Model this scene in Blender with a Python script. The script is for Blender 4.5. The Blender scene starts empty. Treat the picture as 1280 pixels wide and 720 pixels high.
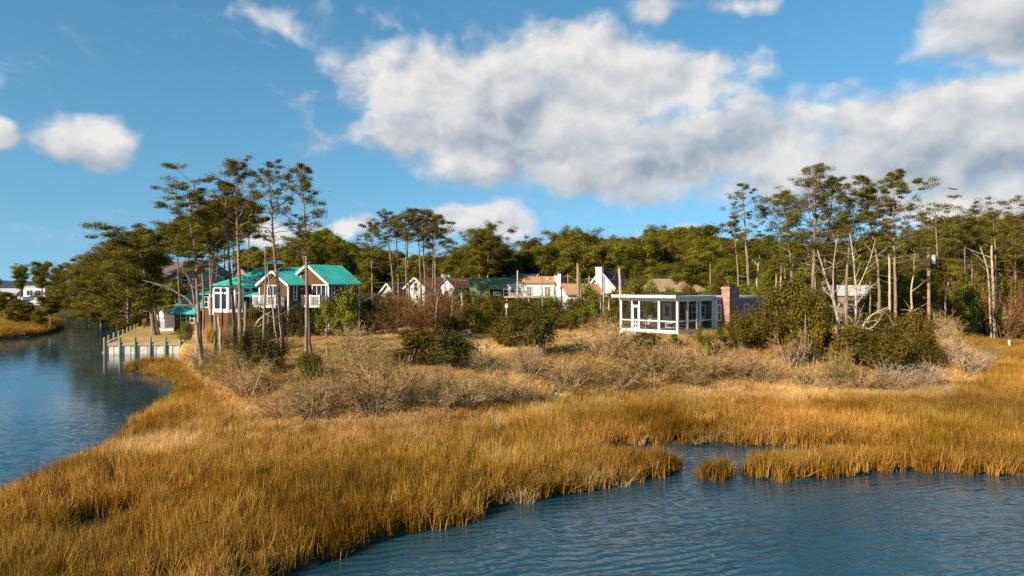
import bpy, math, random
import numpy as np
from mathutils import Vector, Matrix

sc = bpy.context.scene
COL = sc.collection
F, HZ, CX, CAMH = 865.0, 356.0, 640.0, 7.5      # focal length in photo pixels, horizon row, centre column, eye height
R = math.radians

# ------------------------------------------------------------------ materials
def new_mat(name):
    m = bpy.data.materials.new(name); m.use_nodes = True
    nt = m.node_tree
    return m, nt, nt.nodes['Principled BSDF'], nt.nodes['Material Output']

def node(nt, kind, **kw):
    n = nt.nodes.new(kind)
    for k, v in kw.items():
        if k.startswith('i_'):
            key = k[2:]
            key = int(key) if key.isdigit() else key.replace('_', ' ')
            n.inputs[key].default_value = v
        else: setattr(n, k, v)
    return n

def rgb(c): return (c[0], c[1], c[2], 1.0)

def noise_mat(name, c1, c2, scale=3.0, rough=0.8, bump=0.0, spec=0.3, rand=0.0, coord='Object', stretch=(1,1,1), detail=6, metal=0.0):
    """two tones of one colour mixed by noise; optional per-object tint and bump"""
    m, nt, p, out = new_mat(name); L = nt.links.new
    tc = node(nt, 'ShaderNodeTexCoord'); mp = node(nt, 'ShaderNodeMapping'); mp.inputs['Scale'].default_value = stretch
    L(tc.outputs[coord], mp.inputs['Vector'])
    nz = node(nt, 'ShaderNodeTexNoise'); nz.inputs['Scale'].default_value = scale; nz.inputs['Detail'].default_value = detail; nz.inputs['Roughness'].default_value = .65
    L(mp.outputs[0], nz.inputs['Vector'])
    rp = node(nt, 'ShaderNodeValToRGB'); rp.color_ramp.elements[0].position = .32; rp.color_ramp.elements[1].position = .68
    rp.color_ramp.elements[0].color = rgb(c1); rp.color_ramp.elements[1].color = rgb(c2)
    L(nz.outputs['Fac'], rp.inputs[0]); col = rp.outputs[0]
    if rand:
        oi = node(nt, 'ShaderNodeObjectInfo'); hs = node(nt, 'ShaderNodeHueSaturation')
        mr = node(nt, 'ShaderNodeMapRange'); mr.inputs['To Min'].default_value = 1-rand; mr.inputs['To Max'].default_value = 1+rand
        L(oi.outputs['Random'], mr.inputs['Value']); L(mr.outputs[0], hs.inputs['Value']); L(col, hs.inputs['Color']); col = hs.outputs[0]
    L(col, p.inputs['Base Color'])
    p.inputs['Roughness'].default_value = rough; p.inputs['Specular IOR Level'].default_value = spec; p.inputs['Metallic'].default_value = metal
    if bump:
        b = node(nt, 'ShaderNodeBump'); b.inputs['Strength'].default_value = bump; b.inputs['Distance'].default_value = .05
        L(nz.outputs['Fac'], b.inputs['Height']); L(b.outputs[0], p.inputs['Normal'])
    return m

def leaf_mat(name, c1, c2, trans=0.3, rand=0.18, scale=1.3, hue=0.015):
    """leaf tissue: diffuse plus translucent, tone varying by clump, per plant and over the place"""
    m, nt, p, out = new_mat(name); L = nt.links.new
    nt.nodes.remove(p)
    geo = node(nt, 'ShaderNodeNewGeometry')
    nz = node(nt, 'ShaderNodeTexNoise'); nz.inputs['Scale'].default_value = scale; nz.inputs['Detail'].default_value = 3
    L(geo.outputs['Position'], nz.inputs['Vector'])
    add = node(nt, 'ShaderNodeMath', operation='ADD'); 
    m2 = node(nt, 'ShaderNodeMath', operation='MULTIPLY_ADD'); m2.inputs[1].default_value = .45; m2.inputs[2].default_value = -.22
    L(geo.outputs['Random Per Island'], m2.inputs[0]); L(nz.outputs['Fac'], add.inputs[0]); L(m2.outputs[0], add.inputs[1])
    rp = node(nt, 'ShaderNodeValToRGB'); rp.color_ramp.elements[0].position = .3; rp.color_ramp.elements[1].position = .75
    rp.color_ramp.elements[0].color = rgb(c1); rp.color_ramp.elements[1].color = rgb(c2)
    L(add.outputs[0], rp.inputs[0])
    oi = node(nt, 'ShaderNodeObjectInfo'); hs = node(nt, 'ShaderNodeHueSaturation')
    mr = node(nt, 'ShaderNodeMapRange'); mr.inputs['To Min'].default_value = 1-rand; mr.inputs['To Max'].default_value = 1+rand
    mh = node(nt, 'ShaderNodeMapRange'); mh.inputs['To Min'].default_value = .5-hue; mh.inputs['To Max'].default_value = .5+hue
    mm = node(nt, 'ShaderNodeMath', operation='FRACT'); mk = node(nt, 'ShaderNodeMath', operation='MULTIPLY'); mk.inputs[1].default_value = 7.31
    L(oi.outputs['Random'], mk.inputs[0]); L(mk.outputs[0], mm.inputs[0]); L(mm.outputs[0], mh.inputs['Value'])
    L(oi.outputs['Random'], mr.inputs['Value']); L(mr.outputs[0], hs.inputs['Value']); L(mh.outputs[0], hs.inputs['Hue']); L(rp.outputs[0], hs.inputs['Color'])
    d = node(nt, 'ShaderNodeBsdfDiffuse'); t = node(nt, 'ShaderNodeBsdfTranslucent'); mx = node(nt, 'ShaderNodeMixShader'); mx.inputs[0].default_value = trans
    L(hs.outputs[0], d.inputs['Color']); L(hs.outputs[0], t.inputs['Color']); L(d.outputs[0], mx.inputs[1]); L(t.outputs[0], mx.inputs[2])
    L(mx.outputs[0], out.inputs['Surface'])
    return m

def brick_mat(name, c1, c2, mortar, bw, bh, ms=.012, rough=.9, tint=None):
    m, nt, p, out = new_mat(name); L = nt.links.new
    tc = node(nt, 'ShaderNodeTexCoord'); sep = node(nt, 'ShaderNodeSeparateXYZ'); L(tc.outputs['Object'], sep.inputs[0])
    ad = node(nt, 'ShaderNodeMath', operation='ADD'); L(sep.outputs['X'], ad.inputs[0]); L(sep.outputs['Y'], ad.inputs[1])
    cb = node(nt, 'ShaderNodeCombineXYZ'); L(ad.outputs[0], cb.inputs['X']); L(sep.outputs['Z'], cb.inputs['Y'])
    b = node(nt, 'ShaderNodeTexBrick'); b.inputs['Color1'].default_value = rgb(c1); b.inputs['Color2'].default_value = rgb(c2); b.inputs['Mortar'].default_value = rgb(mortar)
    b.inputs['Scale'].default_value = 1; b.inputs['Brick Width'].default_value = bw; b.inputs['Row Height'].default_value = bh; b.inputs['Mortar Size'].default_value = ms
    L(cb.outputs[0], b.inputs['Vector'])
    nz = node(nt, 'ShaderNodeTexNoise'); nz.inputs['Scale'].default_value = 2.2; nz.inputs['Detail'].default_value = 5; L(tc.outputs['Object'], nz.inputs['Vector'])
    mr = node(nt, 'ShaderNodeMapRange'); mr.inputs['From Min'].default_value=.3; mr.inputs['From Max'].default_value=.7; mr.inputs['To Min'].default_value = .62; mr.inputs['To Max'].default_value = 1.3; L(nz.outputs['Fac'], mr.inputs['Value'])
    hs = node(nt, 'ShaderNodeHueSaturation'); L(b.outputs['Color'], hs.inputs['Color']); L(mr.outputs[0], hs.inputs['Value'])
    L(hs.outputs[0], p.inputs['Base Color']); p.inputs['Roughness'].default_value = rough; p.inputs['Specular IOR Level'].default_value = .2
    bp = node(nt, 'ShaderNodeBump'); bp.inputs['Distance'].default_value = .02; bp.inputs['Strength'].default_value = .6; bp.invert = True
    L(b.outputs['Fac'], bp.inputs['Height']); L(bp.outputs[0], p.inputs['Normal'])
    return m

M = {}
M['bark'] = noise_mat('pine_bark', (.12,.082,.055), (.33,.24,.17), 3.0, .95, .5, .1, .12, stretch=(1,1,.25))
M['grey_bark'] = noise_mat('grey_bark', (.15,.12,.09), (.36,.29,.22), 4.0, .95, .5, .1, .1, stretch=(1,1,.25))
M['dead_wood'] = noise_mat('bleached_wood', (.27,.205,.145), (.52,.43,.325), 5.0, .9, .4, .1, .1, stretch=(1,1,.2))
M['dead_brown'] = noise_mat('weathered_wood', (.16,.11,.07), (.38,.28,.19), 5.0, .9, .4, .1, .1, stretch=(1,1,.2))
M['pine'] = leaf_mat('pine_needles', (.066,.063,.010), (.26,.205,.030), .38)
M['pine_thin'] = leaf_mat('sparse_pine_needles', (.066,.060,.012), (.23,.18,.036), .36)
M['pine_far'] = leaf_mat('dense_pine_needles', (.090,.090,.011), (.29,.245,.032), .45, .22, .5, .02)
M['olive'] = leaf_mat('olive_leaves', (.075,.066,.011), (.225,.165,.028), .4, .2)
M['green'] = leaf_mat('fresh_green_leaves', (.08,.10,.013), (.24,.225,.032), .3, .2)
M['cedar'] = leaf_mat('dark_cedar_foliage', (.025,.028,.008), (.11,.09,.020), .15, .15)
M['brush'] = leaf_mat('rusty_brush_twigs', (.14,.07,.026), (.34,.18,.075), .1, .15)
M['twig'] = leaf_mat('bare_twigs', (.25,.165,.068), (.62,.435,.205), .18, .14, 1.0, .01)
M['twig_grey'] = leaf_mat('grey_twigs', (.27,.20,.125), (.60,.475,.32), .15, .12, 1.0, .01)
M['twig_green'] = leaf_mat('olive_twigs', (.20,.145,.038), (.50,.36,.11), .18, .14, 1.0, .01)
M['white'] = noise_mat('white_paint', (.62,.60,.56), (.76,.75,.72), 2.5, .6, 0, .3)
M['white_worn'] = noise_mat('worn_white_paint', (.42,.38,.33), (.82,.81,.78), 5.0, .7, .1, .3, stretch=(1,1,2))
M['white_rail'] = noise_mat('balcony_white', (.64,.62,.59), (.75,.74,.71), 2.0, .6, 0, .3)
M['brown_wall'] = noise_mat('brown_siding', (.085,.041,.015), (.150,.071,.026), 1.2, .85, .1, .2, stretch=(1,1,.4))
M['glass'] = noise_mat('dark_window_glass', (.014,.018,.022), (.03,.035,.04), .8, .08, 0, .6)
M['amber_glass'] = noise_mat('amber_window_glass', (.10,.075,.03), (.17,.13,.06), 1.5, .15, 0, .5)
M['brick'] = brick_mat('chimney_brick', (.26,.105,.07), (.43,.25,.18), (.38,.30,.25), .24, .085)
M['shingle'] = brick_mat('grey_shingles', (.20,.18,.17), (.33,.30,.28), (.1,.09,.085), .2, .16, .01)
M['cedar_wall'] = brick_mat('brown_shingles', (.23,.16,.11), (.34,.25,.18), (.12,.085,.06), .2, .16, .01)
M['beige'] = noise_mat('beige_siding', (.36,.28,.22), (.47,.38,.31), 2.0, .85, 0, .2)
M['slate'] = noise_mat('brown_roof_shingles', (.12,.085,.075), (.21,.155,.14), 5.0, .9, .2, .2)
M['orange_roof'] = noise_mat('orange_roof_shingles', (.36,.185,.09), (.50,.275,.145), 5.0, .9, .2, .2)
M['black_roof'] = noise_mat('black_roof_shingles', (.028,.03,.034), (.06,.062,.066), 5.0, .9, .2, .2)
M['tan_roof'] = noise_mat('tan_roof_shingles', (.25,.17,.10), (.38,.28,.18), 5.0, .9, .2, .2)
M['rust_roof'] = noise_mat('rusty_metal_roof', (.10,.038,.022), (.23,.10,.062), 2.5, .8, .2, .3, stretch=(1,1,1))
M['green_roof'] = noise_mat('green_barn_roof', (.11,.13,.045), (.175,.19,.075), 1.5, .75, .1, .3)
M['pale_roof'] = noise_mat('pale_metal_roof', (.36,.35,.33), (.56,.55,.53), 2.0, .5, 0, .4)
M['blue_wall'] = noise_mat('blue_grey_siding', (.17,.26,.32), (.25,.35,.41), 2.0, .8, 0, .2)
M['dark'] = noise_mat('dark_opening', (.008,.008,.008), (.02,.018,.016), 2.0, .9, 0, .1)
M['deck'] = noise_mat('grey_deck_boards', (.26,.23,.20), (.44,.40,.35), 6.0, .9, .2, .2, stretch=(6,1,1))
M['piling'] = noise_mat('green_tinged_piling', (.16,.18,.10), (.33,.34,.20), 4.0, .9, .3, .2, stretch=(1,1,.3))
M['plank'] = noise_mat('bulkhead_cap_timber', (.34,.25,.16), (.52,.40,.27), 5.0, .9, .2, .2)
M['sheet'] = noise_mat('vinyl_sheet_pile', (.50,.42,.33), (.76,.70,.61), 2.0, .7, 0, .3, stretch=(1,1,.5))
M['pole'] = noise_mat('utility_pole_wood', (.24,.14,.08), (.44,.28,.17), 5.0, .95, .3, .1, stretch=(1,1,.15))
M['wire'] = noise_mat('power_cable', (.20,.19,.18), (.32,.31,.30), 2.0, .6, 0, .3)
M['metal'] = noise_mat('grey_metal', (.35,.35,.35), (.5,.5,.5), 2.0, .5, 0, .4)
M['redwood'] = noise_mat('reddish_picnic_wood', (.20,.075,.04), (.34,.15,.085), 4.0, .8, .1, .3)
M['bird'] = noise_mat('dark_feathers', (.015,.015,.016), (.03,.03,.03), 3.0, .9)
M['teal_wire'] = M['metal']

def teal_mat():
    m, nt, p, out = new_mat('teal_metal_roof'); L = nt.links.new
    tc = node(nt, 'ShaderNodeTexCoord'); nz = node(nt, 'ShaderNodeTexNoise'); nz.inputs['Scale'].default_value = .7; nz.inputs['Detail'].default_value = 6
    L(tc.outputs['Object'], nz.inputs['Vector'])
    rp = node(nt, 'ShaderNodeValToRGB'); rp.color_ramp.elements[0].position = .3; rp.color_ramp.elements[1].position = .7
    rp.color_ramp.elements[0].color = rgb((.028,.37,.30)); rp.color_ramp.elements[1].color = rgb((.055,.50,.41)); L(nz.outputs['Fac'], rp.inputs[0])
    L(rp.outputs[0], p.inputs['Base Color']); p.inputs['Roughness'].default_value = .55; p.inputs['Specular IOR Level'].default_value = .4
    return m
M['teal'] = teal_mat()

def screen_mat():
    m, nt, p, out = new_mat('insect_screen'); L = nt.links.new
    nt.nodes.remove(p)
    d = node(nt, 'ShaderNodeBsdfDiffuse'); d.inputs['Color'].default_value = (.03,.028,.025,1)
    t = node(nt, 'ShaderNodeBsdfTransparent'); mx = node(nt, 'ShaderNodeMixShader')
    tc = node(nt, 'ShaderNodeTexCoord'); nz = node(nt, 'ShaderNodeTexNoise'); nz.inputs['Scale'].default_value = .9; L(tc.outputs['Object'], nz.inputs['Vector'])
    mr = node(nt, 'ShaderNodeMapRange'); mr.inputs['To Min'].default_value = .12; mr.inputs['To Max'].default_value = .26; L(nz.outputs['Fac'], mr.inputs['Value']); L(mr.outputs[0], mx.inputs[0])
    L(t.outputs[0], mx.inputs[1]); L(d.outputs[0], mx.inputs[2]); L(mx.outputs[0], out.inputs['Surface'])
    return m
M['screen'] = screen_mat()

# ------------------------------------------------------------------ mesh helpers
def mesh_from(name, V, faces_list, mat, smooth=False):
    """V (n,3); faces_list: list of int arrays (m,k)"""
    me = bpy.data.meshes.new(name)
    V = np.asarray(V, dtype=np.float32)
    me.vertices.add(len(V)); me.vertices.foreach_set('co', V.ravel())
    loops = np.concatenate([f.ravel() for f in faces_list]).astype(np.int32)
    cnt = np.concatenate([np.full(len(f), f.shape[1], dtype=np.int32) for f in faces_list])
    start = np.concatenate([[0], np.cumsum(cnt)[:-1]]).astype(np.int32)
    me.loops.add(len(loops)); me.loops.foreach_set('vertex_index', loops)
    me.polygons.add(len(cnt)); me.polygons.foreach_set('loop_start', start); me.polygons.foreach_set('loop_total', cnt)
    if smooth: me.polygons.foreach_set('use_smooth', np.ones(len(cnt), dtype=bool))
    me.update(calc_edges=True); me.validate()
    me.materials.append(mat)
    return me

class MB:
    """collects boxes, slabs, prisms and tubes into ONE mesh"""
    def __init__(s): s.v = []; s.f = []
    def _add(s, vs, fs):
        b = len(s.v); s.v += [tuple(map(float, p)) for p in vs]; s.f += [tuple(i+b for i in q) for q in fs]
    def obox(s, c, ax, ay, az):
        c, ax, ay, az = (np.array(q, float) for q in (c, ax, ay, az))
        vs = [c+i*ax+j*ay+k*az for k in (-1,1) for j in (-1,1) for i in (-1,1)]
        s._add(vs, [(0,2,3,1),(4,5,7,6),(0,1,5,4),(2,6,7,3),(0,4,6,2),(1,3,7,5)]); return s
    def box(s, x0, x1, y0, y1, z0, z1):
        return s.obox(((x0+x1)/2,(y0+y1)/2,(z0+z1)/2), ((x1-x0)/2,0,0), (0,(y1-y0)/2,0), (0,0,(z1-z0)/2))
    def poly(s, pts, th):
        """planar polygon (counter-clockwise from above) given thickness th below itself"""
        P = [np.array(p, float) for p in pts]; n = np.cross(P[1]-P[0], P[2]-P[1]); n /= np.linalg.norm(n); k = len(P)
        s._add(P+[p-n*th for p in P], [tuple(range(k)), tuple(range(2*k-1, k-1, -1))]+[(i, i+k, (i+1)%k+k, (i+1)%k) for i in range(k)]); return s
    def prism(s, tri, d):
        P = [np.array(p, float) for p in tri]; d = np.array(d, float); k = len(P)
        s._add(P+[p+d for p in P], [tuple(range(k-1,-1,-1)), tuple(range(k, 2*k))]+[(i, (i+1)%k, (i+1)%k+k, i+k) for i in range(k)]); return s
    def bar(s, a, b, w, h=None, up=(0,0,1)):
        a, b = np.array(a, float), np.array(b, float); h = h or w; d = b-a; L = np.linalg.norm(d); d /= L
        x = np.cross(d, up); 
        if np.linalg.norm(x) < 1e-5: x = np.array((1.,0,0))
        x /= np.linalg.norm(x); y = np.cross(x, d)
        return s.obox((a+b)/2, x*w/2, d*L/2, y*h/2)
    def cyl(s, a, b, r0, r1=None, n=10):
        r1 = r0 if r1 is None else r1; V, Q = tube(np.array([a, b], float), np.array([r0, r1]), n)
        s._add(V, [tuple(q) for q in Q]); k = len(s.v)-2*n
        s.f += [tuple(range(k+n-1, k-1, -1)), tuple(range(k+n, k+2*n))]; return s
    def build(s, name, mat, parent=None, bevel=0):
        me = bpy.data.meshes.new(name); me.from_pydata(s.v, [], s.f); me.update()
        import bmesh
        bm = bmesh.new(); bm.from_mesh(me); bmesh.ops.recalc_face_normals(bm, faces=bm.faces); bm.to_mesh(me); bm.free()
        me.materials.append(mat); return link(name, me, parent)

def link(name, me, parent=None):
    o = bpy.data.objects.new(name, me); COL.objects.link(o)
    if parent is not None: o.parent = parent
    return o

def tube(P, rad, n=6):
    P = np.asarray(P, float); rad = np.asarray(rad, float); k = len(P)
    T = np.gradient(P, axis=0); T /= np.linalg.norm(T, axis=1)[:,None]+1e-9
    ref = np.array((1.,0.,0.)) if abs(T[0][0]) < .8 else np.array((0.,1.,0.))
    X = np.cross(T, ref); X /= np.linalg.norm(X, axis=1)[:,None]+1e-9; Y = np.cross(T, X)
    a = np.arange(n)*2*math.pi/n
    V = P[:,None,:]+rad[:,None,None]*(np.cos(a)[None,:,None]*X[:,None,:]+np.sin(a)[None,:,None]*Y[:,None,:])
    i = np.arange(k-1)[:,None]*n; j = np.arange(n)[None,:]; j2 = (j+1)%n
    Q = np.stack([i+j, i+j2, i+n+j2, i+n+j], -1).reshape(-1,4)
    return V.reshape(-1,3), Q

class Geo:
    """numpy accumulator"""
    def __init__(s): s.V = []; s.Q = []; s.T = []; s.n = 0
    def quad(s, V, Q): s.V.append(V); s.Q.append(np.asarray(Q)+s.n); s.n += len(V)
    def tri(s, V, T): s.V.append(V); s.T.append(np.asarray(T)+s.n); s.n += len(V)
    def tube(s, P, r, n=6): s.quad(*tube(P, r, n))
    def mesh(s, name, mat, smooth=False):
        fl = [np.concatenate(q) for q in (s.Q, s.T) if q]
        return mesh_from(name, np.concatenate(s.V), fl, mat, smooth)

def unit(a): return a/(np.linalg.norm(a, axis=-1, keepdims=True)+1e-9)

def leaves(rng, C, ln, wd, up=.3, N=None, jit=.55):
    """rhombic leaf faces at centres C; N: the way each leaf faces (outwards from its clump), loosely"""
    n = len(C)
    if N is None: d = unit(rng.normal(size=(n,3))+np.array((0,0,up))); w = unit(np.cross(d, rng.normal(size=(n,3))))
    else:
        q = unit(N+rng.normal(size=(n,3))*jit); d = unit(np.cross(q, rng.normal(size=(n,3)))); w = np.cross(q, d)
    l = (ln*rng.uniform(.6,1.3,n))[:,None]/2; ww = (wd*rng.uniform(.6,1.3,n))[:,None]/2
    V = np.stack([C-d*l, C+w*ww, C+d*l, C-w*ww], 1).reshape(-1,3)
    return V, np.arange(4*n).reshape(-1,4)

def spikes(rng, A, B, wd):
    """thin tapering twig blades from A to B (two crossed triangles each)"""
    d = unit(B-A); n = len(A); w1 = unit(np.cross(d, rng.normal(size=(n,3)))); w2 = np.cross(d, w1)
    ww = (np.asarray(wd)*np.ones(n))[:,None]/2
    V = np.stack([A-w1*ww, A+w1*ww, B, A-w2*ww, A+w2*ww, B], 1).reshape(-1,3)
    return V, np.arange(6*n).reshape(-1,3)

# ------------------------------------------------------------------ naming
def tag(o, label, cat, group=None):
    o['label'] = label; o['category'] = cat
    if group: o['group'] = group
    return o
def structure(o): o['kind'] = 'structure'; return o
def thing(name, label, cat, loc=(0,0,0), rz=0.0, group=None):
    o = bpy.data.objects.new(name, None); COL.objects.link(o); o.empty_display_size = .3
    o.location = loc; o.rotation_euler = (0,0,rz)
    return tag(o, label, cat, group)
KIDS = {}
def kids(o, *ch):
    KIDS[o.name] = list(ch)
    for c in ch: c.parent = o
def proto(name, parts):
    """a kind of plant: {part name: mesh}; placed with place()"""
    return (name, parts)
def place(pr, label, cat, loc, rz=0.0, scale=(1,1,1), group=None, tilt=(0,0)):
    name, parts = pr
    if len(parts) == 1:
        o = link(name, next(iter(parts.values())))
    else:
        o = bpy.data.objects.new(name, None); COL.objects.link(o)
        for pn, me in parts.items():
            c = bpy.data.objects.new(pn, me); COL.objects.link(c); c.parent = o
    o.location = loc; o.rotation_euler = (tilt[0], tilt[1], rz); o.scale = scale
    return tag(o, label, cat, group)

# ------------------------------------------------------------------ pixels to places
def W(px, py, D): return np.array(((px-CX)/F*D, D, CAMH-(py-HZ)/F*D))
def W0(px, py, z=0.0):
    D = (CAMH-z)*F/(py-HZ); return np.array(((px-CX)/F*D, D))
# ------------------------------------------------------------------ the lie of the land
rng = np.random.default_rng(7); random.seed(7)
def world(p): return W0(*p) if len(p) in (2,3) else None
def XY(px, D): return np.array(((px-CX)/F*D, D))
SHORE = [W0(-200,1010), W0(150,832), W0(340,722), W0(430,691), W0(520,666), W0(600,649), W0(700,621), W0(800,601), W0(842,594), W0(850,590), XY(848,28.4), XY(800,28.9), XY(764,28.9),
         XY(748,30.5), XY(770,32.3), XY(830,32.5), XY(900,32.3), XY(980,32.0), XY(1060,31.2), XY(1108,30.4), XY(1100,29.3), XY(1040,29.2), XY(980,28.9), XY(940,28.4), XY(930,27.3), W0(955,601), W0(1000,602), W0(1050,597), W0(1100,591), W0(1180,592), W0(1280,596), W0(1400,600), W0(1700,610),
         np.array((90,24.)), np.array((400,40.)), np.array((2500,300.)), np.array((2500,2900.)), np.array((-160,2900.)), np.array((-175,262.)),
         W0(60,381.5), W0(95,385), W0(130,388), W0(160,392), XY(168,125), XY(174,103),
         XY(127.5,75.6), XY(227,76.9), XY(236,73), XY(236,65), XY(205,64.5), XY(172,63.2), XY(157,61.5), XY(170,58.8), XY(196,57),
         XY(230,51), XY(220,45), XY(183,37.9), XY(160,34.9), XY(150,31.8), XY(128,30.4), XY(78,27.3), XY(39,25.4), XY(0,23.3), XY(-80,20.6), XY(-170,18.8), XY(-420,15.4), np.array((-17,6.0))]
SHORE = np.array(SHORE)
LEFTP = np.array([XY(-600,62), XY(-150,92), W0(0,424), W0(36,421), W0(62,416), W0(73,410), XY(73,128), XY(62,150), XY(54,195), XY(40,240), np.array((-182,262.)), np.array((-700,420.)), np.array((-700,60.))])
ISLET = np.array([XY(874,26.9), XY(880,26.4), XY(895,26.3), XY(912,26.6), XY(916,27.2), XY(905,27.6), XY(884,27.6)])
POOL = np.array([XY(1222,94), XY(1262,86), XY(1330,86), XY(1400,94), XY(1400,112), XY(1260,113), XY(1232,110)])
PUDDLE = np.array([XY(92,19.9), XY(118,19.7), XY(128,20.3), XY(112,20.9), XY(96,20.7)])

def jag(P, amp, seed, step=1.0, far=90):
    """a little natural wander along a shoreline"""
    r = np.random.default_rng(seed); out = []
    for i in range(len(P)):
        a, b = P[i], P[(i+1)%len(P)]; L = np.linalg.norm(b-a); out.append(a)
        if L > 1.5*step and max(np.abs(a).max(), np.abs(b).max()) < far:
            k = int(L/step); nrm = np.array((-(b-a)[1], (b-a)[0]))/L
            for j in range(1, k):
                t = j/k; out.append(a+(b-a)*t+nrm*r.normal(0, amp)*min(1, 4*t*(1-t)+.3))
    return np.array(out)
def sdist(x, y, P):
    """signed distance, positive inside"""
    x = np.asarray(x, float); y = np.asarray(y, float); sh = x.shape; x = x.ravel(); y = y.ravel()
    d2 = np.full(x.shape, 1e18); ins = np.zeros(x.shape, bool)
    for i in range(len(P)):
        ax, ay = P[i]; bx, by = P[(i+1)%len(P)]
        ex, ey = bx-ax, by-ay; t = np.clip(((x-ax)*ex+(y-ay)*ey)/(ex*ex+ey*ey+1e-12), 0, 1)
        d2 = np.minimum(d2, (x-ax-t*ex)**2+(y-ay-t*ey)**2)
        c = ((ay > y) != (by > y)); ins ^= c & (x < ex*(y-ay)/(by-ay+1e-12)+ax)
    return np.where(ins, np.sqrt(d2), -np.sqrt(d2)).reshape(sh)
SHORE_J = jag(SHORE, .22, 3); ISLET_J = jag(ISLET, .1, 4, .5); LEFT_J = jag(LEFTP, .4, 5, 2.0, 160)
def smooth(t): t = np.clip(t, 0, 1); return t*t*(3-2*t)
def land_sd(x, y):
    d = np.maximum(np.maximum(sdist(x, y, SHORE_J), sdist(x, y, LEFT_J)), sdist(x, y, ISLET_J))
    return np.minimum(d, np.minimum(-sdist(x, y, POOL), -sdist(x, y, PUDDLE)))
D0X = np.array([-400, 0, 150, 215, 240, 262, 300, 360, 420, 520, 620, 700, 800, 900, 1000, 1100, 1170, 1200, 1225, 1245, 1256, 1280, 1700.])
D0Y = np.array([75, 72, 70, 66, 52, 41, 34.5, 31.5, 31, 32, 35.5, 39, 41.5, 43, 44, 42.5, 43.5, 46, 50, 60, 104, 118, 122.])
PLX = np.array([-600, 60, 150, 240, 300, 450, 600, 720, 780, 850, 930, 1000, 1100, 1180, 1280, 1700.])
PLY = np.array([1.2, 1.2, 1.25, 1.45, 1.8, 2.1, 2.3, 2.7, 3.35, 3.55, 3.4, 2.7, 2.0, 1.7, 1.6, 1.6])
def azpx(x, y): return CX+F*np.asarray(x)/np.maximum(np.asarray(y), 1.0)
def rough(x, y, s, seed):
    r = np.random.default_rng(seed); z = 0
    for k in range(7):
        a = r.uniform(0, 6.28); f = s*r.uniform(.6, 1.9); z = z+np.sin((x*math.cos(a)+y*math.sin(a))*f+r.uniform(0,6.28))
    return z/7
def upland_t(x, y):
    px = azpx(x, y); d0 = np.interp(px, D0X, D0Y)+rough(x, y, .35, 21)*1.6
    t = (y-d0)/13.0
    back = (px > 1150) & (y > 62) & (y < 100)                       # the marsh that runs round behind the right thicket
    edge = np.clip((px-1172)/25, 0, 1)*np.clip((y-60)/6, 0, 1)*np.clip((104-y)/8, 0, 1)
    return np.where(y > 5, t*(1-edge)-.2*edge, -1)
def height(x, y):
    x = np.asarray(x, float); y = np.asarray(y, float)
    px = azpx(x, y); pl = np.interp(px, PLX, PLY)
    pl = pl+(2.4-pl)*smooth((y-72)/30)*np.where(px > 240, 1, 0)
    up = smooth(upland_t(x, y))
    z = .16+(pl-.16)*up+rough(x, y, .8, 11)*.16*up+rough(x, y, .35, 12)*.12*up+rough(x, y, 1.3, 13)*.03
    left = (px < 90) & (y > 80); z = np.where(left, .35+.9*smooth(sdist(x, y, LEFTP)/14), z) if np.any(left) else z
    sd = land_sd(x, y)
    return -1.3+(z+1.3)*smooth((sd+.75)/1.05)
def h1(x, y): return float(height(np.array([x]), np.array([y]))[0])
DD = np.concatenate([np.linspace(14, 70, 900), np.linspace(70, 330, 1300)[1:]])
def hit(px, py):
    """where the sight line through a pixel meets the ground"""
    x = (px-CX)/F*DD; z = CAMH-(py-HZ)/F*DD; g = height(x, DD); k = np.argmax(z <= g)
    if z[k] > g[k]: k = len(DD)-1
    return float(x[k]), float(DD[k]), float(g[k])

# the ground: one sheet, fine near the point of land and coarse towards the horizon
def axis(lo, hi, st, far0, far1):
    a = list(np.arange(lo, hi+1e-6, st)); s = st
    b = [hi]
    while b[-1] < far1: s *= 1.25; b.append(b[-1]+s)
    s = st; c = [lo]
    while c[-1] > far0: s *= 1.25; c.append(c[-1]-s)
    return np.array(sorted(set(c[1:]+a+b[1:])))
gx = axis(-62, 66, .55, -3500, 3500); gy = axis(9, 118, .55, -200, 4200)
X, Y = np.meshgrid(gx, gy); Z = height(X, Y)
nx_, ny_ = len(gx), len(gy); idx = np.arange(nx_*ny_).reshape(ny_, nx_)
ground_me = mesh_from('ground', np.stack([X, Y, Z], -1).reshape(-1,3), [np.stack([idx[:-1,:-1], idx[:-1,1:], idx[1:,1:], idx[1:,:-1]], -1).reshape(-1,4)], None, True)
up_ = smooth(upland_t(X, Y)*2.2+.1); pxs = azpx(X, Y)
LAWN = np.array([XY(128,74), XY(235,74.8), XY(252,80), XY(262,92), XY(232,103), XY(178,103)])
lawn_ = smooth(sdist(X, Y, LAWN)/1.5)
PATHP = [(hit(430,441)), (hit(475,439)), (hit(520,434)), (hit(560,430)), (hit(607,404)), (hit(640,392))]
ca = ground_me.color_attributes.new('zone', 'FLOAT_COLOR', 'POINT')
wood_ = smooth((Y-86)/14)*np.where(pxs > 240, 1, smooth((Y-104)/10))
ca.data.foreach_set('color', np.stack([up_, lawn_, wood_, np.ones_like(up_)], -1).astype(np.float32).ravel())
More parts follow.
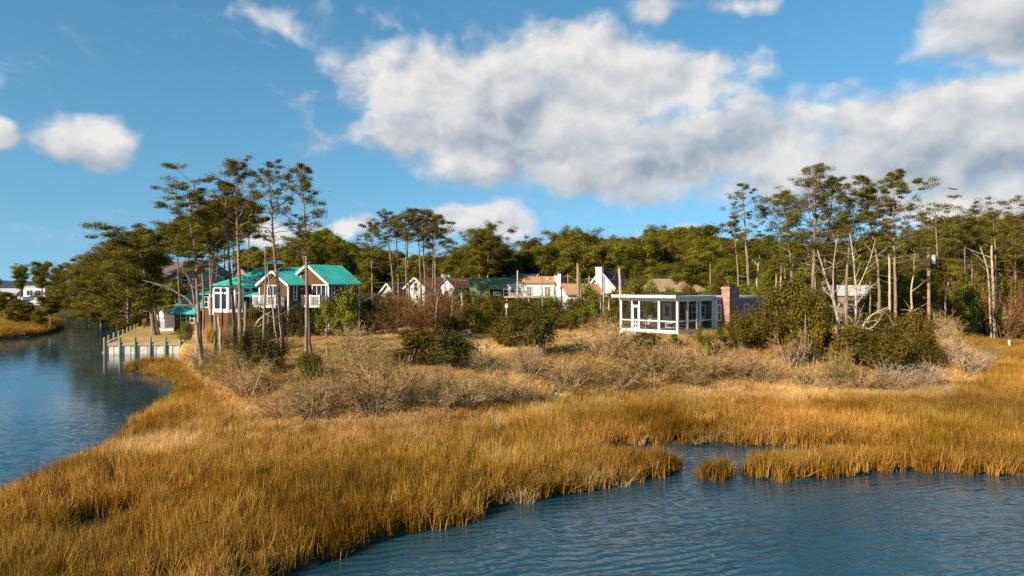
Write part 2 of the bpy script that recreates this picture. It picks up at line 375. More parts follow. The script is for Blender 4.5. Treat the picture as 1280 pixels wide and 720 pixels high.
def ground_mat():
    m, nt, p, out = new_mat('ground_soil_and_thatch'); L = nt.links.new
    at = node(nt, 'ShaderNodeAttribute', attribute_name='zone'); sep = node(nt, 'ShaderNodeSeparateColor'); L(at.outputs['Color'], sep.inputs[0])
    geo = node(nt, 'ShaderNodeNewGeometry')
    def ramp(scale, c1, c2, lo=.35, hi=.65, det=8):
        nz = node(nt, 'ShaderNodeTexNoise'); nz.inputs['Scale'].default_value = scale; nz.inputs['Detail'].default_value = det; nz.inputs['Roughness'].default_value = .7; L(geo.outputs['Position'], nz.inputs['Vector'])
        rp = node(nt, 'ShaderNodeValToRGB'); rp.color_ramp.elements[0].position = lo; rp.color_ramp.elements[1].position = hi
        rp.color_ramp.elements[0].color = rgb(c1); rp.color_ramp.elements[1].color = rgb(c2); L(nz.outputs['Fac'], rp.inputs[0]); return rp.outputs[0]
    mud = ramp(1.5, (.035,.025,.014), (.10,.065,.028)); straw = ramp(.55, (.24,.14,.05), (.50,.32,.13)); lawn = ramp(.8, (.30,.21,.06), (.42,.30,.10)); wood = ramp(.4, (.05,.045,.015), (.13,.09,.035))  # wood tone: darkness under the trees is put into the floor colour
    def mix(f, a, b):
        mx = node(nt, 'ShaderNodeMix', data_type='RGBA'); L(f, mx.inputs[0]); L(a, mx.inputs[6]); L(b, mx.inputs[7]); return mx.outputs[2]
    c = mix(sep.outputs[0], mud, straw); c = mix(sep.outputs[1], c, lawn); c = mix(sep.outputs[2], c, wood)
    L(c, p.inputs['Base Color']); p.inputs['Roughness'].default_value = .95; p.inputs['Specular IOR Level'].default_value = .1
    nz = node(nt, 'ShaderNodeTexNoise'); nz.inputs['Scale'].default_value = 4; nz.inputs['Detail'].default_value = 6; L(geo.outputs['Position'], nz.inputs['Vector'])
    b = node(nt, 'ShaderNodeBump'); b.inputs['Distance'].default_value = .15; b.inputs['Strength'].default_value = .7; L(nz.outputs['Fac'], b.inputs['Height']); L(b.outputs[0], p.inputs['Normal'])
    return m
ground_me.materials.clear(); ground_me.materials.append(ground_mat())
structure(link('ground', ground_me))
# mown lawn filled up to the bulkhead
q0, q1, q2, q3 = XY(131.9,74.9), XY(227,76.2), XY(236,100), XY(174.5,101.0); uu, vv = np.meshgrid(np.linspace(0,1,24), np.linspace(0,1,40))
LP = (q0*((1-uu)*(1-vv))[...,None]+q1*(uu*(1-vv))[...,None]+q2*(uu*vv)[...,None]+q3*((1-uu)*vv)[...,None]).reshape(-1,2); LZ = np.maximum(height(LP[:,0], LP[:,1])+.03, 1.17)
ii = np.arange(960).reshape(40,24); M['lawn'] = noise_mat('dry_mown_lawn', (.30,.19,.05), (.44,.31,.11), 1.2, .95, .3, .1)
structure(link('lawn', mesh_from('lawn', np.concatenate([LP, LZ[:,None]], 1), [np.stack([ii[:-1,:-1], ii[:-1,1:], ii[1:,1:], ii[1:,:-1]], -1).reshape(-1,4)], M['lawn'], True)))

# the water: one sheet at sea level with wind ripples
def water_mat():
    m, nt, p, out = new_mat('creek_water'); L = nt.links.new
    geo = node(nt, 'ShaderNodeNewGeometry')
    def nz(scale, stretch, rot, det=3, rough=.55, dist=0.0):
        mp = node(nt, 'ShaderNodeMapping'); mp.inputs['Scale'].default_value = stretch; mp.inputs['Rotation'].default_value = (0,0,rot)
        L(geo.outputs['Position'], mp.inputs['Vector'])
        n = node(nt, 'ShaderNodeTexNoise'); n.inputs['Scale'].default_value = scale; n.inputs['Detail'].default_value = det; n.inputs['Roughness'].default_value = rough; n.inputs['Distortion'].default_value = dist
        L(mp.outputs[0], n.inputs['Vector']); return n.outputs['Fac']
    a = nz(1.5, (.40,1.5,1), R(-13), 2, .5, .5); b = nz(4.6, (.5,1.6,1), R(10), 2, .5, .3); c = nz(.30, (.5,1.5,1), R(-8), 2)
    s1 = node(nt, 'ShaderNodeMath', operation='MULTIPLY_ADD'); s1.inputs[1].default_value = .34; L(b, s1.inputs[0]); L(a, s1.inputs[2])
    s2 = node(nt, 'ShaderNodeMath', operation='MULTIPLY_ADD'); s2.inputs[1].default_value = 1.2; L(c, s2.inputs[0]); L(s1.outputs[0], s2.inputs[2])
    mpw = node(nt, 'ShaderNodeMapping'); mpw.inputs['Rotation'].default_value = (0,0,R(72)); L(geo.outputs['Position'], mpw.inputs['Vector'])
    wv_ = node(nt, 'ShaderNodeTexWave', wave_type='BANDS', bands_direction='X'); wv_.inputs['Scale'].default_value = .8; wv_.inputs['Distortion'].default_value = 7.0; wv_.inputs['Detail'].default_value = 2.0; wv_.inputs['Detail Scale'].default_value = .7; L(mpw.outputs[0], wv_.inputs['Vector'])
    s3 = node(nt, 'ShaderNodeMath', operation='MULTIPLY_ADD'); s3.inputs[1].default_value = .24; L(wv_.outputs['Fac'], s3.inputs[0]); L(s2.outputs[0], s3.inputs[2])
    # the sheltered creek is calmer than the open water
    sy = node(nt, 'ShaderNodeSeparateXYZ'); L(geo.outputs['Position'], sy.inputs[0]); calm = node(nt, 'ShaderNodeMapRange'); L(sy.outputs['Y'], calm.inputs['Value'])
    for k_, v_ in (('From Min', 22), ('From Max', 44), ('To Min', .85), ('To Max', .10)): calm.inputs[k_].default_value = v_
    bp = node(nt, 'ShaderNodeBump'); L(calm.outputs[0], bp.inputs['Strength']); bp.inputs['Distance'].default_value = WATER_BUMP; L(s3.outputs[0], bp.inputs['Height']); L(bp.outputs[0], p.inputs['Normal'])
    sh = nz(.12, (1,1.5,1), 0, 4)
    rp = node(nt, 'ShaderNodeValToRGB'); rp.color_ramp.elements[0].position=.35; rp.color_ramp.elements[1].position=.7
    rp.color_ramp.elements[0].color = rgb((.008,.042,.064)); rp.color_ramp.elements[1].color = rgb((.018,.068,.090)); L(sh, rp.inputs[0]); L(rp.outputs[0], p.inputs['Base Color'])
    p.inputs['Roughness'].default_value = .06; p.inputs['IOR'].default_value = 1.6; p.inputs['Specular IOR Level'].default_value = .5
    return m
WATER_BUMP = .058
wx = np.array([-3600, -400, -80, 80, 400, 3600.]); wy = np.array([-200, 5, 40, 120, 400, 4300.])
X2, Y2 = np.meshgrid(wx, wy); id2 = np.arange(36).reshape(6,6)
wo = link('water', mesh_from('water', np.stack([X2, Y2, 0*X2], -1).reshape(-1,3), [np.stack([id2[:-1,:-1], id2[:-1,1:], id2[1:,1:], id2[1:,:-1]], -1).reshape(-1,4)], water_mat()))
structure(wo)

# pale sandy track across the upland
def strip(pts, w, name, mat, lift=.02):
    P = np.array([(p[0], p[1]) for p in pts]); out = []
    t = np.linspace(0, len(P)-1, 60); Px = np.interp(t, range(len(P)), P[:,0]); Py = np.interp(t, range(len(P)), P[:,1])
    d = np.gradient(np.stack([Px,Py],-1), axis=0); d /= np.linalg.norm(d, axis=1)[:,None]; n = np.stack([-d[:,1], d[:,0]], -1)
    wv = w*(1+.3*np.sin(t*5))/2
    cols = [np.stack([Px,Py],-1)+n*(wv*k)[:,None] for k in (-1,-.5,0,.5,1)]
    V = np.stack(cols, 1).reshape(-1,2); V3 = np.concatenate([V, (height(V[:,0], V[:,1])+lift)[:,None]], 1)
    ii = np.arange(60*5).reshape(60,5)
    return link(name, mesh_from(name, V3, [np.stack([ii[:-1,:-1], ii[:-1,1:], ii[1:,1:], ii[1:,:-1]], -1).reshape(-1,4)], mat, True))
M['sand'] = noise_mat('pale_sand', (.50,.42,.31), (.68,.60,.47), 1.5, .95, .2, .1)
structure(strip(PATHP, 2.2, 'sandy_path', M['sand'], .05))

# ------------------------------------------------------------------ grasses
def blade_tuft(name, seed, n, r, h0, h1_, w, lean, mat, droop=.35):
    rg = np.random.default_rng(seed)
    a = rg.uniform(0, 6.28, n); q = r*np.sqrt(rg.uniform(0,1,n)); base = np.stack([q*np.cos(a), q*np.sin(a), np.full(n,-.08)], -1)
    h = rg.uniform(h0, h1_, n); la = rg.uniform(0, 6.28, n); lv = np.abs(rg.normal(0, lean, n))
    d = np.stack([np.cos(la)*lv, np.sin(la)*lv, np.ones(n)], -1)
    mid = base+d*(h*.55)[:,None]; tip = base+d*h[:,None]*np.array((1,1,1.))+np.stack([np.cos(la), np.sin(la), -.3*np.ones(n)], -1)*(h*droop*rg.uniform(0,1,n)**2)[:,None]
    wa = rg.uniform(0, 6.28, n); wv = np.stack([np.cos(wa), np.sin(wa), 0*wa], -1)*(w*rg.uniform(.7,1.3,n)/2)[:,None]
    V = np.stack([base-wv, base+wv, mid+wv*.8, mid-wv*.8, tip], 1).reshape(-1,3); b = np.arange(n)[:,None]*5
    me = mesh_from(name, V, [b+np.array([[0,1,2,3]]), b+np.array([[3,2,4]])], mat)
    return bpy.data.objects.new(name, me)
def grass_mat(name, cols, trans=.35, scale=.22):
    """cols: four tones from dark old growth to the pale seed heads; tone wanders over the marsh"""
    m, nt, p, out = new_mat(name); L = nt.links.new; nt.nodes.remove(p)
    geo = node(nt, 'ShaderNodeNewGeometry'); oi = node(nt, 'ShaderNodeObjectInfo')
    n1 = node(nt, 'ShaderNodeTexNoise'); n1.inputs['Scale'].default_value = scale; n1.inputs['Detail'].default_value = 4; L(geo.outputs['Position'], n1.inputs['Vector'])
    s = node(nt, 'ShaderNodeMath', operation='MULTIPLY_ADD'); s.inputs[1].default_value = .3; L(oi.outputs['Random'], s.inputs[0]); L(n1.outputs['Fac'], s.inputs[2])
    s2 = node(nt, 'ShaderNodeMath', operation='MULTIPLY_ADD'); s2.inputs[1].default_value = .36; L(geo.outputs['Random Per Island'], s2.inputs[0]); L(s.outputs[0], s2.inputs[2])
    rp = node(nt, 'ShaderNodeValToRGB'); e = rp.color_ramp.elements; e[0].position = .45; e[1].position = 1.15 if False else 1.0
    e[0].color = rgb(cols[0]); e[1].color = rgb(cols[3]); a = e.new(.68); a.color = rgb(cols[1]); b = e.new(.86); b.color = rgb(cols[2])
    L(s2.outputs[0], rp.inputs[0])
    # broad patches of older, browner and fresher growth
    n3 = node(nt, 'ShaderNodeTexNoise'); n3.inputs['Scale'].default_value = .09; n3.inputs['Detail'].default_value = 5; n3.inputs['Roughness'].default_value = .65; L(geo.outputs['Position'], n3.inputs['Vector'])
    v3 = node(nt, 'ShaderNodeMapRange'); L(n3.outputs['Fac'], v3.inputs['Value'])
    for k_, q_ in (('From Min', .36), ('From Max', .64), ('To Min', .62), ('To Max', 1.18)): v3.inputs[k_].default_value = q_
    h3 = node(nt, 'ShaderNodeMapRange'); L(n3.outputs['Color'], h3.inputs['Value']); h3.inputs['From Min'].default_value = .35; h3.inputs['From Max'].default_value = .65; h3.inputs['To Min'].default_value = .509; h3.inputs['To Max'].default_value = .489
    hv = node(nt, 'ShaderNodeHueSaturation'); L(v3.outputs[0], hv.inputs['Value']); L(h3.outputs[0], hv.inputs['Hue']); L(rp.outputs[0], hv.inputs['Color'])
    d = node(nt, 'ShaderNodeBsdfDiffuse'); t = node(nt, 'ShaderNodeBsdfTranslucent'); mx = node(nt, 'ShaderNodeMixShader'); mx.inputs[0].default_value = trans
    L(hv.outputs[0], d.inputs['Color']); L(hv.outputs[0], t.inputs['Color']); L(d.outputs[0], mx.inputs[1]); L(t.outputs[0], mx.inputs[2]); L(mx.outputs[0], out.inputs['Surface'])
    return m
M['marsh'] = grass_mat('golden_cordgrass', [(.13,.066,.009), (.27,.138,.016), (.40,.212,.028), (.58,.35,.085)])
M['pale_grass'] = grass_mat('bleached_straw', [(.38,.205,.052), (.58,.345,.100), (.70,.455,.165), (.78,.57,.27)])
M['short_grass'] = grass_mat('dry_upland_grass', [(.20,.13,.030), (.48,.285,.075), (.64,.41,.14), (.75,.54,.24)])

def scatter(name, pts, zoff, scl, rots, which, tufts):
    col = bpy.data.collections.new(name+'_tufts')
    for t in tufts: col.objects.link(t)
    me = bpy.data.meshes.new(name); n = len(pts); me.vertices.add(n)
    co = np.concatenate([pts, zoff[:,None]], 1).astype(np.float32); me.vertices.foreach_set('co', co.ravel())
    a = me.attributes.new('rot', 'FLOAT_VECTOR', 'POINT'); a.data.foreach_set('vector', rots.astype(np.float32).ravel())
    a = me.attributes.new('scl', 'FLOAT_VECTOR', 'POINT'); a.data.foreach_set('vector', scl.astype(np.float32).ravel())
    a = me.attributes.new('which', 'INT', 'POINT'); a.data.foreach_set('value', which.astype(np.int32))
    o = link(name, me); o['kind'] = 'stuff'
    ng = bpy.data.node_groups.new(name+'_scatter', 'GeometryNodeTree')
    ng.interface.new_socket('Geometry', in_out='INPUT', socket_type='NodeSocketGeometry'); ng.interface.new_socket('Geometry', in_out='OUTPUT', socket_type='NodeSocketGeometry')
    gi = ng.nodes.new('NodeGroupInput'); go = ng.nodes.new('NodeGroupOutput'); L = ng.links.new
    iop = ng.nodes.new('GeometryNodeInstanceOnPoints'); ci = ng.nodes.new('GeometryNodeCollectionInfo'); ci.inputs['Collection'].default_value = col
    ci.inputs['Separate Children'].default_value = True; ci.inputs['Reset Children'].default_value = True
    iop.inputs['Pick Instance'].default_value = True
    def attr(nm, ty):
        k = ng.nodes.new('GeometryNodeInputNamedAttribute'); k.data_type = ty; k.inputs['Name'].default_value = nm; return k.outputs['Attribute']
    L(gi.outputs[0], iop.inputs['Points']); L(ci.outputs[0], iop.inputs['Instance']); L(attr('which','INT'), iop.inputs['Instance Index'])
    L(attr('rot','FLOAT_VECTOR'), iop.inputs['Rotation']); L(attr('scl','FLOAT_VECTOR'), iop.inputs['Scale']); L(iop.outputs[0], go.inputs[0])
    md = o.modifiers.new('scatter', 'NODES'); md.node_group = ng
    return o
def sample(n, x0, x1, y0, y1, seed):
    r = np.random.default_rng(seed); return r.uniform(x0, x1, n), r.uniform(y0, y1, n), r

marsh_tufts = [blade_tuft('cordgrass_tuft', 100+i, 40, .27, .60, 1.16, .024, .07+.02*i, M['marsh']) for i in range(6)]
marsh_tufts += [blade_tuft('lodged_cordgrass_tuft', 140+i, 34, .32, .6, 1.0, .022, .55, M['marsh'], .5) for i in range(2)]
pale_tufts = [blade_tuft('straw_tuft', 160+i, 55, .34, .45, .95, .018, .22+.1*i, M['pale_grass'], .5) for i in range(4)]
short_tufts = [blade_tuft('dry_grass_tuft', 180+i, 45, .34, .2, .55, .02, .35, M['short_grass'], .4) for i in range(4)]

# how much pale straw lies where
def pale_w(x, y):
    t = upland_t(x, y)
    w = np.exp(-((t-.06)/.16)**2)*.85+.10*np.clip(rough(x, y, .3, 31)*3-.6, 0, 1)
    for px, py, r_, a in ((190,545,2.4,.9), (205,552,2.0,.6), (255,515,2.2,.4), (625,583,1.0,.5), (885,530,1.6,.35), (300,640,.9,.35), (760,545,1.6,.25), (880,500,3,.5), (1000,498,3,.5), (1170,492,3,.6)):
        c = W0(px, py, .8); w = w+a*np.exp(-(((x-c[0])**2+((y-c[1])*.8)**2)/r_**2))
    return w
def in_view(x, y, mrg=160): 
    px = azpx(x, y); return (px > -mrg) & (px < 1280+mrg)

N = 210000
x, y, r = sample(N, -52, 80, 13, 112, 41)
sd = land_sd(x, y); t = upland_t(x, y)
edge_ok = (sd > .05) | ((sd > -.45) & (r.uniform(0,1,N) < .10))
hollow = rough(x, y, .55, 51)+.6*rough(x, y, 1.7, 52)
bare = np.zeros(N, bool)
for px, py, rx, ry in ((105,652,1.1,.75), (128,636,1.3,.6), (150,628,.8,.5), (72,598,.9,.5), (1255,424,2.5,3), (345,535,.6,.7)):
    c = W0(px, py, .7); bare |= ((x-c[0])/rx)**2+((y-c[1])/ry)**2 < r.uniform(.5,1.2,N)
inm = (t < .14) & edge_ok & in_view(x, y) & ~bare & (y > 13)
lefty = (azpx(x,y) < 235) & (y > 66)
inm &= ~(lefty & (sdist(x,y,LAWN) > -1.2))
dens = np.clip(1.15-.012*np.maximum(y-20,0)*1.6, .32, 1)*np.where(hollow > .55, .3, np.where(hollow > .25, .75, 1))*.8
dens = np.where((y < 29.8) & (azpx(x, y) > 730), 1.0, dens)
inm &= r.uniform(0,1,N) < dens
pw = pale_w(x, y); is_pale = r.uniform(0,1,N) < pw
sel = inm & ~is_pale
def put(name, sel, tufts, hs, spread=1.0, seed=5, which=None):
    rr = np.random.default_rng(seed); n = int(sel.sum()); P = np.stack([x[sel], y[sel]], -1); z = height(P[:,0], P[:,1])
    near = smooth((land_sd(P[:,0], P[:,1]))/1.6)
    far = 1+np.clip((P[:,1]-35)/60, 0, 1)*.7
    hgt = hs*(.72+.28*near)*(1+.22*rough(P[:,0], P[:,1], .5, 61))*rr.uniform(.8,1.15,n)
    S = np.stack([spread*far*rr.uniform(.9,1.2,n)]*2+[hgt], -1)
    wind = np.stack([rr.normal(.0,.06,n), rr.normal(.05,.06,n), rr.uniform(0,6.28,n)], -1)
    wch = rr.integers(0, len(tufts), n) if which is None else which(rr, n, P)
    return scatter(name, P, z, S, wind, wch, tufts)
put('marsh_grass', sel, marsh_tufts, 1.0, 1.0, 5, lambda rr, n, P: np.where(rr.uniform(0,1,n) < .10+.25*(rough(P[:,0],P[:,1],.9,71) > .45), rr.integers(6,8,n), rr.integers(0,6,n)))
put('straw_grass', inm & is_pale, pale_tufts, .9, 1.1, 6)
# dry ground cover on the higher ground
N = 80000
x, y, r = sample(N, -50, 75, 30, 108, 43)
t = upland_t(x, y); sd = land_sd(x, y)
ok = (t > .05) & (sd > .3) & in_view(x, y, 100) & (sdist(x, y, LAWN) < -1) & (y < 106)
tr = np.zeros(N, bool)
for i in range(len(PATHP)-1):
    a = np.array(PATHP[i][:2]); b = np.array(PATHP[i+1][:2]); e = b-a; q = np.clip(((x-a[0])*e[0]+(y-a[1])*e[1])/(e@e), 0, 1)
    tr |= np.hypot(x-a[0]-q*e[0], y-a[1]-q*e[1]) < 1.0
ctr = np.array((10.5, 57.5)); ok &= (np.abs((x-ctr[0])*.707-(y-ctr[1])*.707) > 4.6) | (np.abs((x-ctr[0])*.707+(y-ctr[1])*.707+1.0) > 4.4) | (r.uniform(0,1,N) < .06)
ok &= ~tr & (r.uniform(0,1,N) < np.clip(1.25-y/90, .25, 1))
sp = r.uniform(0,1,N) < .45+.6*rough(x, y, .4, 77)
ok &= (rough(x, y, .7, 79) < .55) | (r.uniform(0,1,N) < .25)
put('upland_straw', ok & sp, pale_tufts, .50, 1.15, 8)
put('dry_ground_cover', ok & ~sp, short_tufts, .85, 1.2, 9)
# the grassy tip of land across the creek and the lawn's fringe
N = 26000
x, y, r = sample(N, -150, -60, 84, 175, 44)
sdl = sdist(x, y, LEFT_J); ok = (sdl > .1) & in_view(x, y, 40)
sp = r.uniform(0,1,N) < np.clip(.55-sdl/8, 0.02, 1)*0+.35*(sdl > 3)
put('point_grass', ok, marsh_tufts[:6], 1.1, 1.6, 10)
# ------------------------------------------------------------------ kinds of plants
def resample(P, n):
    P = np.asarray(P, float); s = np.concatenate([[0], np.cumsum(np.linalg.norm(np.diff(P, axis=0), axis=1))]); t = np.linspace(0, s[-1], n)
    # gentle smoothing of the polyline
    Q = np.stack([np.interp(t, s, P[:,k]) for k in range(3)], -1)
    for _ in range(2): Q[1:-1] = .5*Q[1:-1]+.25*(Q[:-2]+Q[2:])
    return Q
def pine_meshes(seed, path, r0, crown0=.55, spread=2.6, nl=26, tuft_r=.55, tuft_n=80, leaf=.17, lw=.05, bias=(0,0), dead=6, flat=.5, fill=.55, elev=(.05,.55), shape='pine',
                mat='pine', bark='bark', top=1.0, dead_low=.3, twigs=3, names=('trunk','crown')):
    rg = np.random.default_rng(seed); tr = Geo(); cr = Geo()
    P = resample(path, 18); H = P[-1,2]-P[0,2]; k = np.linspace(0,1,18)
    P[1:-1,:2] += rg.normal(0, .012*r0*10, (16,2))
    tr.tube(P, r0*(1-.82*k**1.2)*(1+.5*np.exp(-k*28)), 9)
    at = lambda t: np.array([np.interp(t, k, P[:,j]) for j in range(3)])
    ga = rg.uniform(0, 6.28); C = []; NN = []; tips = []; up3 = np.array((0,0,.25))
    for i in range(nl):
        t = crown0+(1-crown0)*(i+rg.uniform(0,1))/nl; u = (t-crown0)/(1-crown0)
        if shape == 'pine': sh = (.45+.55*math.sin(math.pi*min(1,.22+.78*u)))*(1-.45*u**3)
        elif shape == 'cone': sh = 1.05-.8*u
        elif shape == 'round': sh = math.sqrt(max(.12, 1-(2*u-.85)**2*.78))
        else: sh = .35+.75*u                       # flat-topped
        L = spread*sh*rg.uniform(.5,1.08); ga += 2.4+rg.normal(0,.5)
        d = np.array((math.cos(ga)+bias[0], math.sin(ga)+bias[1], 0)); L *= np.clip(np.linalg.norm(d), .45, 1.2); d /= np.linalg.norm(d)+1e-6
        el = rg.uniform(*elev)+.35*u; b = at(t); dirv = d*math.cos(el)+np.array((0,0,math.sin(el)))
        q = np.linspace(0,1,6); LP = b+dirv*(L*q)[:,None]; LP[:,2] += .12*L*(q**2-q*.6)+rg.normal(0,.03,6)*L; LP[1:,:2] += rg.normal(0,.045,(5,2))*L
        rl = max(r0*(.24-.12*u)*min(1, L/2.2+.25), .05 if L > 2.6 else .015)
        tr.tube(LP, rl*(1-.75*q)+.006, 5)
        for j in range(twigs):
            s = rg.uniform(.42,1.0) if j else 1.0; p = np.array([np.interp(s, q, LP[:,m]) for m in range(3)])
            e = p+unit(d*.6+rg.normal(0,.8,3)*np.array((1,1,.35))+np.array((0,0,.25)))*L*rg.uniform(.12,.34)
            tr.tube(np.array([p, (p+e)/2+rg.normal(0,.03,3), e]), np.array((rl*.35, rl*.25, .006))+.004, 4)
            tips.append((e, L))
    tips.append((P[-1]+np.array((0,0,.1)), spread*.5*top)); tips.append((P[-2], spread*.5*top))
    for e, L in tips:
        if rg.uniform() > .92: continue
        rr = tuft_r*rg.uniform(.6,1.25)*(.6+.4*min(1, L/2)); n = int(tuft_n*rg.uniform(.6,1.2))
        g = rg.normal(size=(n,3)); g = unit(g)*(rg.uniform(0,1,n)**.5)[:,None]
        C.append(e+g*np.array((rr,rr,rr*flat))); cd = (e-at(min(1, max(0, e[2]/max(H,.1))))); NN.append(g*np.array((1,1,1.3))+.5*unit(cd)+up3)
        # a few looser sprigs around the clump so that its outline is ragged
        n2 = max(3, n//7); g2 = rg.normal(size=(n2,3)); C.append(e+g2*np.array((rr*.8,rr*.8,rr*flat*.8))); NN.append(unit(g2)+up3)
    C = np.concatenate(C); cr.quad(*leaves(rg, C, leaf, lw, .3, np.concatenate(NN)))
    for i in range(dead):
        t = rg.uniform(min(dead_low, crown0*.7), crown0+.1); a = rg.uniform(0,6.28); b = at(t); L = rg.uniform(.4,1.0)*spread*.6
        q = np.linspace(0,1,5); LP = b+np.stack([np.cos(a)*q*L, np.sin(a)*q*L, (.15*q+.25*q*q)*L*rg.uniform(-.4,1.2)], -1); LP[1:] += rg.normal(0,.04,(4,3))*L
        tr.tube(LP, r0*.16*(1-.85*q)+.006, 4)
        if rg.uniform() < .6: tr.tube(np.array([LP[2], LP[2]+unit(rg.normal(size=3))*L*.35]), np.array((r0*.08,.005)), 3)
    return {names[0]: tr.mesh(names[0], M[bark], True), names[1]: cr.mesh(names[1], M[mat])}

def bush_meshes(seed, w=3.0, h=2.2, n=6200, leaf=.125, lw=.07, mat='olive', lobes=18, stems=7, spiky=0.0, hole=.22, lift=.0, cone=0.0):
    rg = np.random.default_rng(seed); st = Geo(); lf = Geo(); C = []; NN = []
    per = n//lobes
    for i in range(lobes):
        a = rg.uniform(0,6.28); u = rg.uniform(.05,1)**.6 if i else 1.0; rad = math.sqrt(max(0, 1-u*u*.92))*(1-cone*u)
        q = rg.uniform(.4,1.15); c = np.array((math.cos(a)*rad*w/2*.74*q, math.sin(a)*rad*w/2*.74*q, lift+h*(.12+.70*u)*rg.uniform(.85,1.1)))
        lr = w*.17*rg.uniform(.65,1.35); lr *= (1-.35*cone*u)
        g = unit(rg.normal(size=(per,3))); rr = rg.uniform(hole,1,per)**.55
        pts = c+g*rr[:,None]*np.array((lr,lr,lr*.8))
        if spiky:
            m = per//3; dv = unit(rg.normal(size=(m,3))*.6+np.array((0,0,.8))+np.array((c[0],c[1],0))*.25); pts[:m] = c+dv*(rg.uniform(.3,1.6,m)*lr*spiky)[:,None]
        else:
            m = per//6; pts[:m] = c+rg.normal(size=(m,3))*lr*.75
        C.append(pts); NN.append(unit(pts-c)+.45*unit(c-np.array((0,0,h*.35)))+np.array((0,0,.2)))
        b = np.array((rg.normal(0,.08)*w, rg.normal(0,.08)*w, -.1)); md = b*.4+c*.5+np.array((rg.normal(0,.06)*w, rg.normal(0,.06)*w, .05*h))
        if i < stems+6: st.tube(resample([b, md, c], 7), np.linspace(.05,.012,7)*w/3, 5)
    C = np.concatenate(C); NN = np.concatenate(NN)[C[:,2] > .04]; C = C[C[:,2] > .04]
    lf.quad(*leaves(rg, C, leaf, lw, .2, NN))
    return {'stems': st.mesh('stems', M['grey_bark'], True), 'foliage': lf.mesh('foliage', M[mat])}

def twig_bush(seed, w=2.6, h=1.6, nstem=36, sub=7, subsub=5, mat='twig', thick=.022, fan=1.0, stemmat='twig_grey', fuzz=1.0):
    rg = np.random.default_rng(seed); st = Geo(); tw = Geo(); A = []; B = []
    for i in range(nstem):
        a = rg.uniform(0,6.28); rad = math.sqrt(rg.uniform(.02,1))*fan
        e = np.array((math.cos(a)*rad*w/2, math.sin(a)*rad*w/2, h*math.sqrt(max(.10, 1-.80*rad**2))*rg.uniform(.68,1.0)))
        b = np.array((math.cos(a)*rad*w*.10+rg.normal(0,.04)*w, math.sin(a)*rad*w*.10+rg.normal(0,.04)*w, -.08))
        md = b+(e-b)*.5+np.array((0,0,-.0))*h+np.array((e[0],e[1],0))*.08+rg.normal(0,.05,3)*w*.3
        P = resample([b, md, e], 7); st.tube(P, np.linspace(thick, .007, 7), 4)
        for j in range(sub):
            s = rg.uniform(.3,1.0); k = s*6; k0 = min(5,int(k)); p = P[k0]+(P[k0+1]-P[k0])*(k-k0)
            d = unit((e-b)*.5/np.linalg.norm(e-b)+rg.normal(0,.55,3)+np.array((e[0]/w,e[1]/w,.25)))
            L = h*rg.uniform(.18,.42); q = p+d*L; q[2] = max(q[2], .05); A.append(p); B.append(q)
            for m in range(int(subsub*fuzz)):
                s2 = rg.uniform(.25,1); p2 = p+(q-p)*s2; d2 = unit(d+rg.normal(0,.7,3)+np.array((0,0,.15)))
                q2 = p2+d2*h*rg.uniform(.07,.22); q2[2] = max(q2[2], .03); A.append(p2); B.append(q2)
    tw.tri(*spikes(rg, np.array(A), np.array(B), .017))
    return {'stems': st.mesh('stems', M[stemmat], True), 'twigs': tw.mesh('twigs', M[mat])}

def branchy(seed, spec, mat, n2=5, n3=3, droop=0.0, sub_len=.35):
    """a bare dead tree: spec = list of (points, r0, r1) for main stems, with random forks"""
    rg = np.random.default_rng(seed); g = Geo()
    for pts, r0, r1 in spec:
        P = resample(pts, 12); g.tube(P, np.linspace(r0, r1, 12), 7); L = np.linalg.norm(P[-1]-P[0])
        for i in range(n2):
            s = rg.uniform(.3,.97); k = s*11; k0 = min(10,int(k)); p = P[k0]+(P[k0+1]-P[k0])*(k-k0); d = unit(unit(P[k0+1]-P[k0])*.7+rg.normal(0,.6,3))
            l = L*sub_len*rg.uniform(.5,1.2)*(1.15-s*.6); e = p+d*l; m = (p+e)/2+rg.normal(0,.06,3)*l+np.array((0,0,-droop*l))
            Q = resample([p, m, e], 7); rr = (r0+(r1-r0)*s)*.5; g.tube(Q, np.linspace(rr,.010,7), 5)
            for j in range(n3):
                k1 = rg.integers(2,6); d2 = unit(unit(Q[k1+1]-Q[k1])+rg.normal(0,.6,3)); l2 = l*rg.uniform(.25,.55)
                g.tube(np.array([Q[k1], Q[k1]+d2*l2*.5+rg.normal(0,.04,3)*l2, Q[k1]+d2*l2]), np.array((rr*.45, rr*.3, .006))+.003, 4)
    return g.mesh('bare_tree', M[mat], True)

# ---------------- individual pines: trunk traced through (px, py) at its distance
def traced(pts, D, dy=0.0):
    """trunk line in metres, relative to its base on the ground"""
    P = np.array([W(a, b, D) for a, b in pts]); x0, y0 = P[0,0], D; g = h1(x0, y0)
    P[0,2] = g-.1
    P[:,1] += np.linspace(0, dy, len(P))
    base = np.array((x0, y0, g)); return P-base, base
def pine_at(label, pts, D, group, seed, name='pine_tree', cat='tree', dy=0.0, **kw):
    path, base = traced(pts, D, dy); ms = pine_meshes(seed, path, **kw)
    return place((name, ms), label, cat, base, group=group)

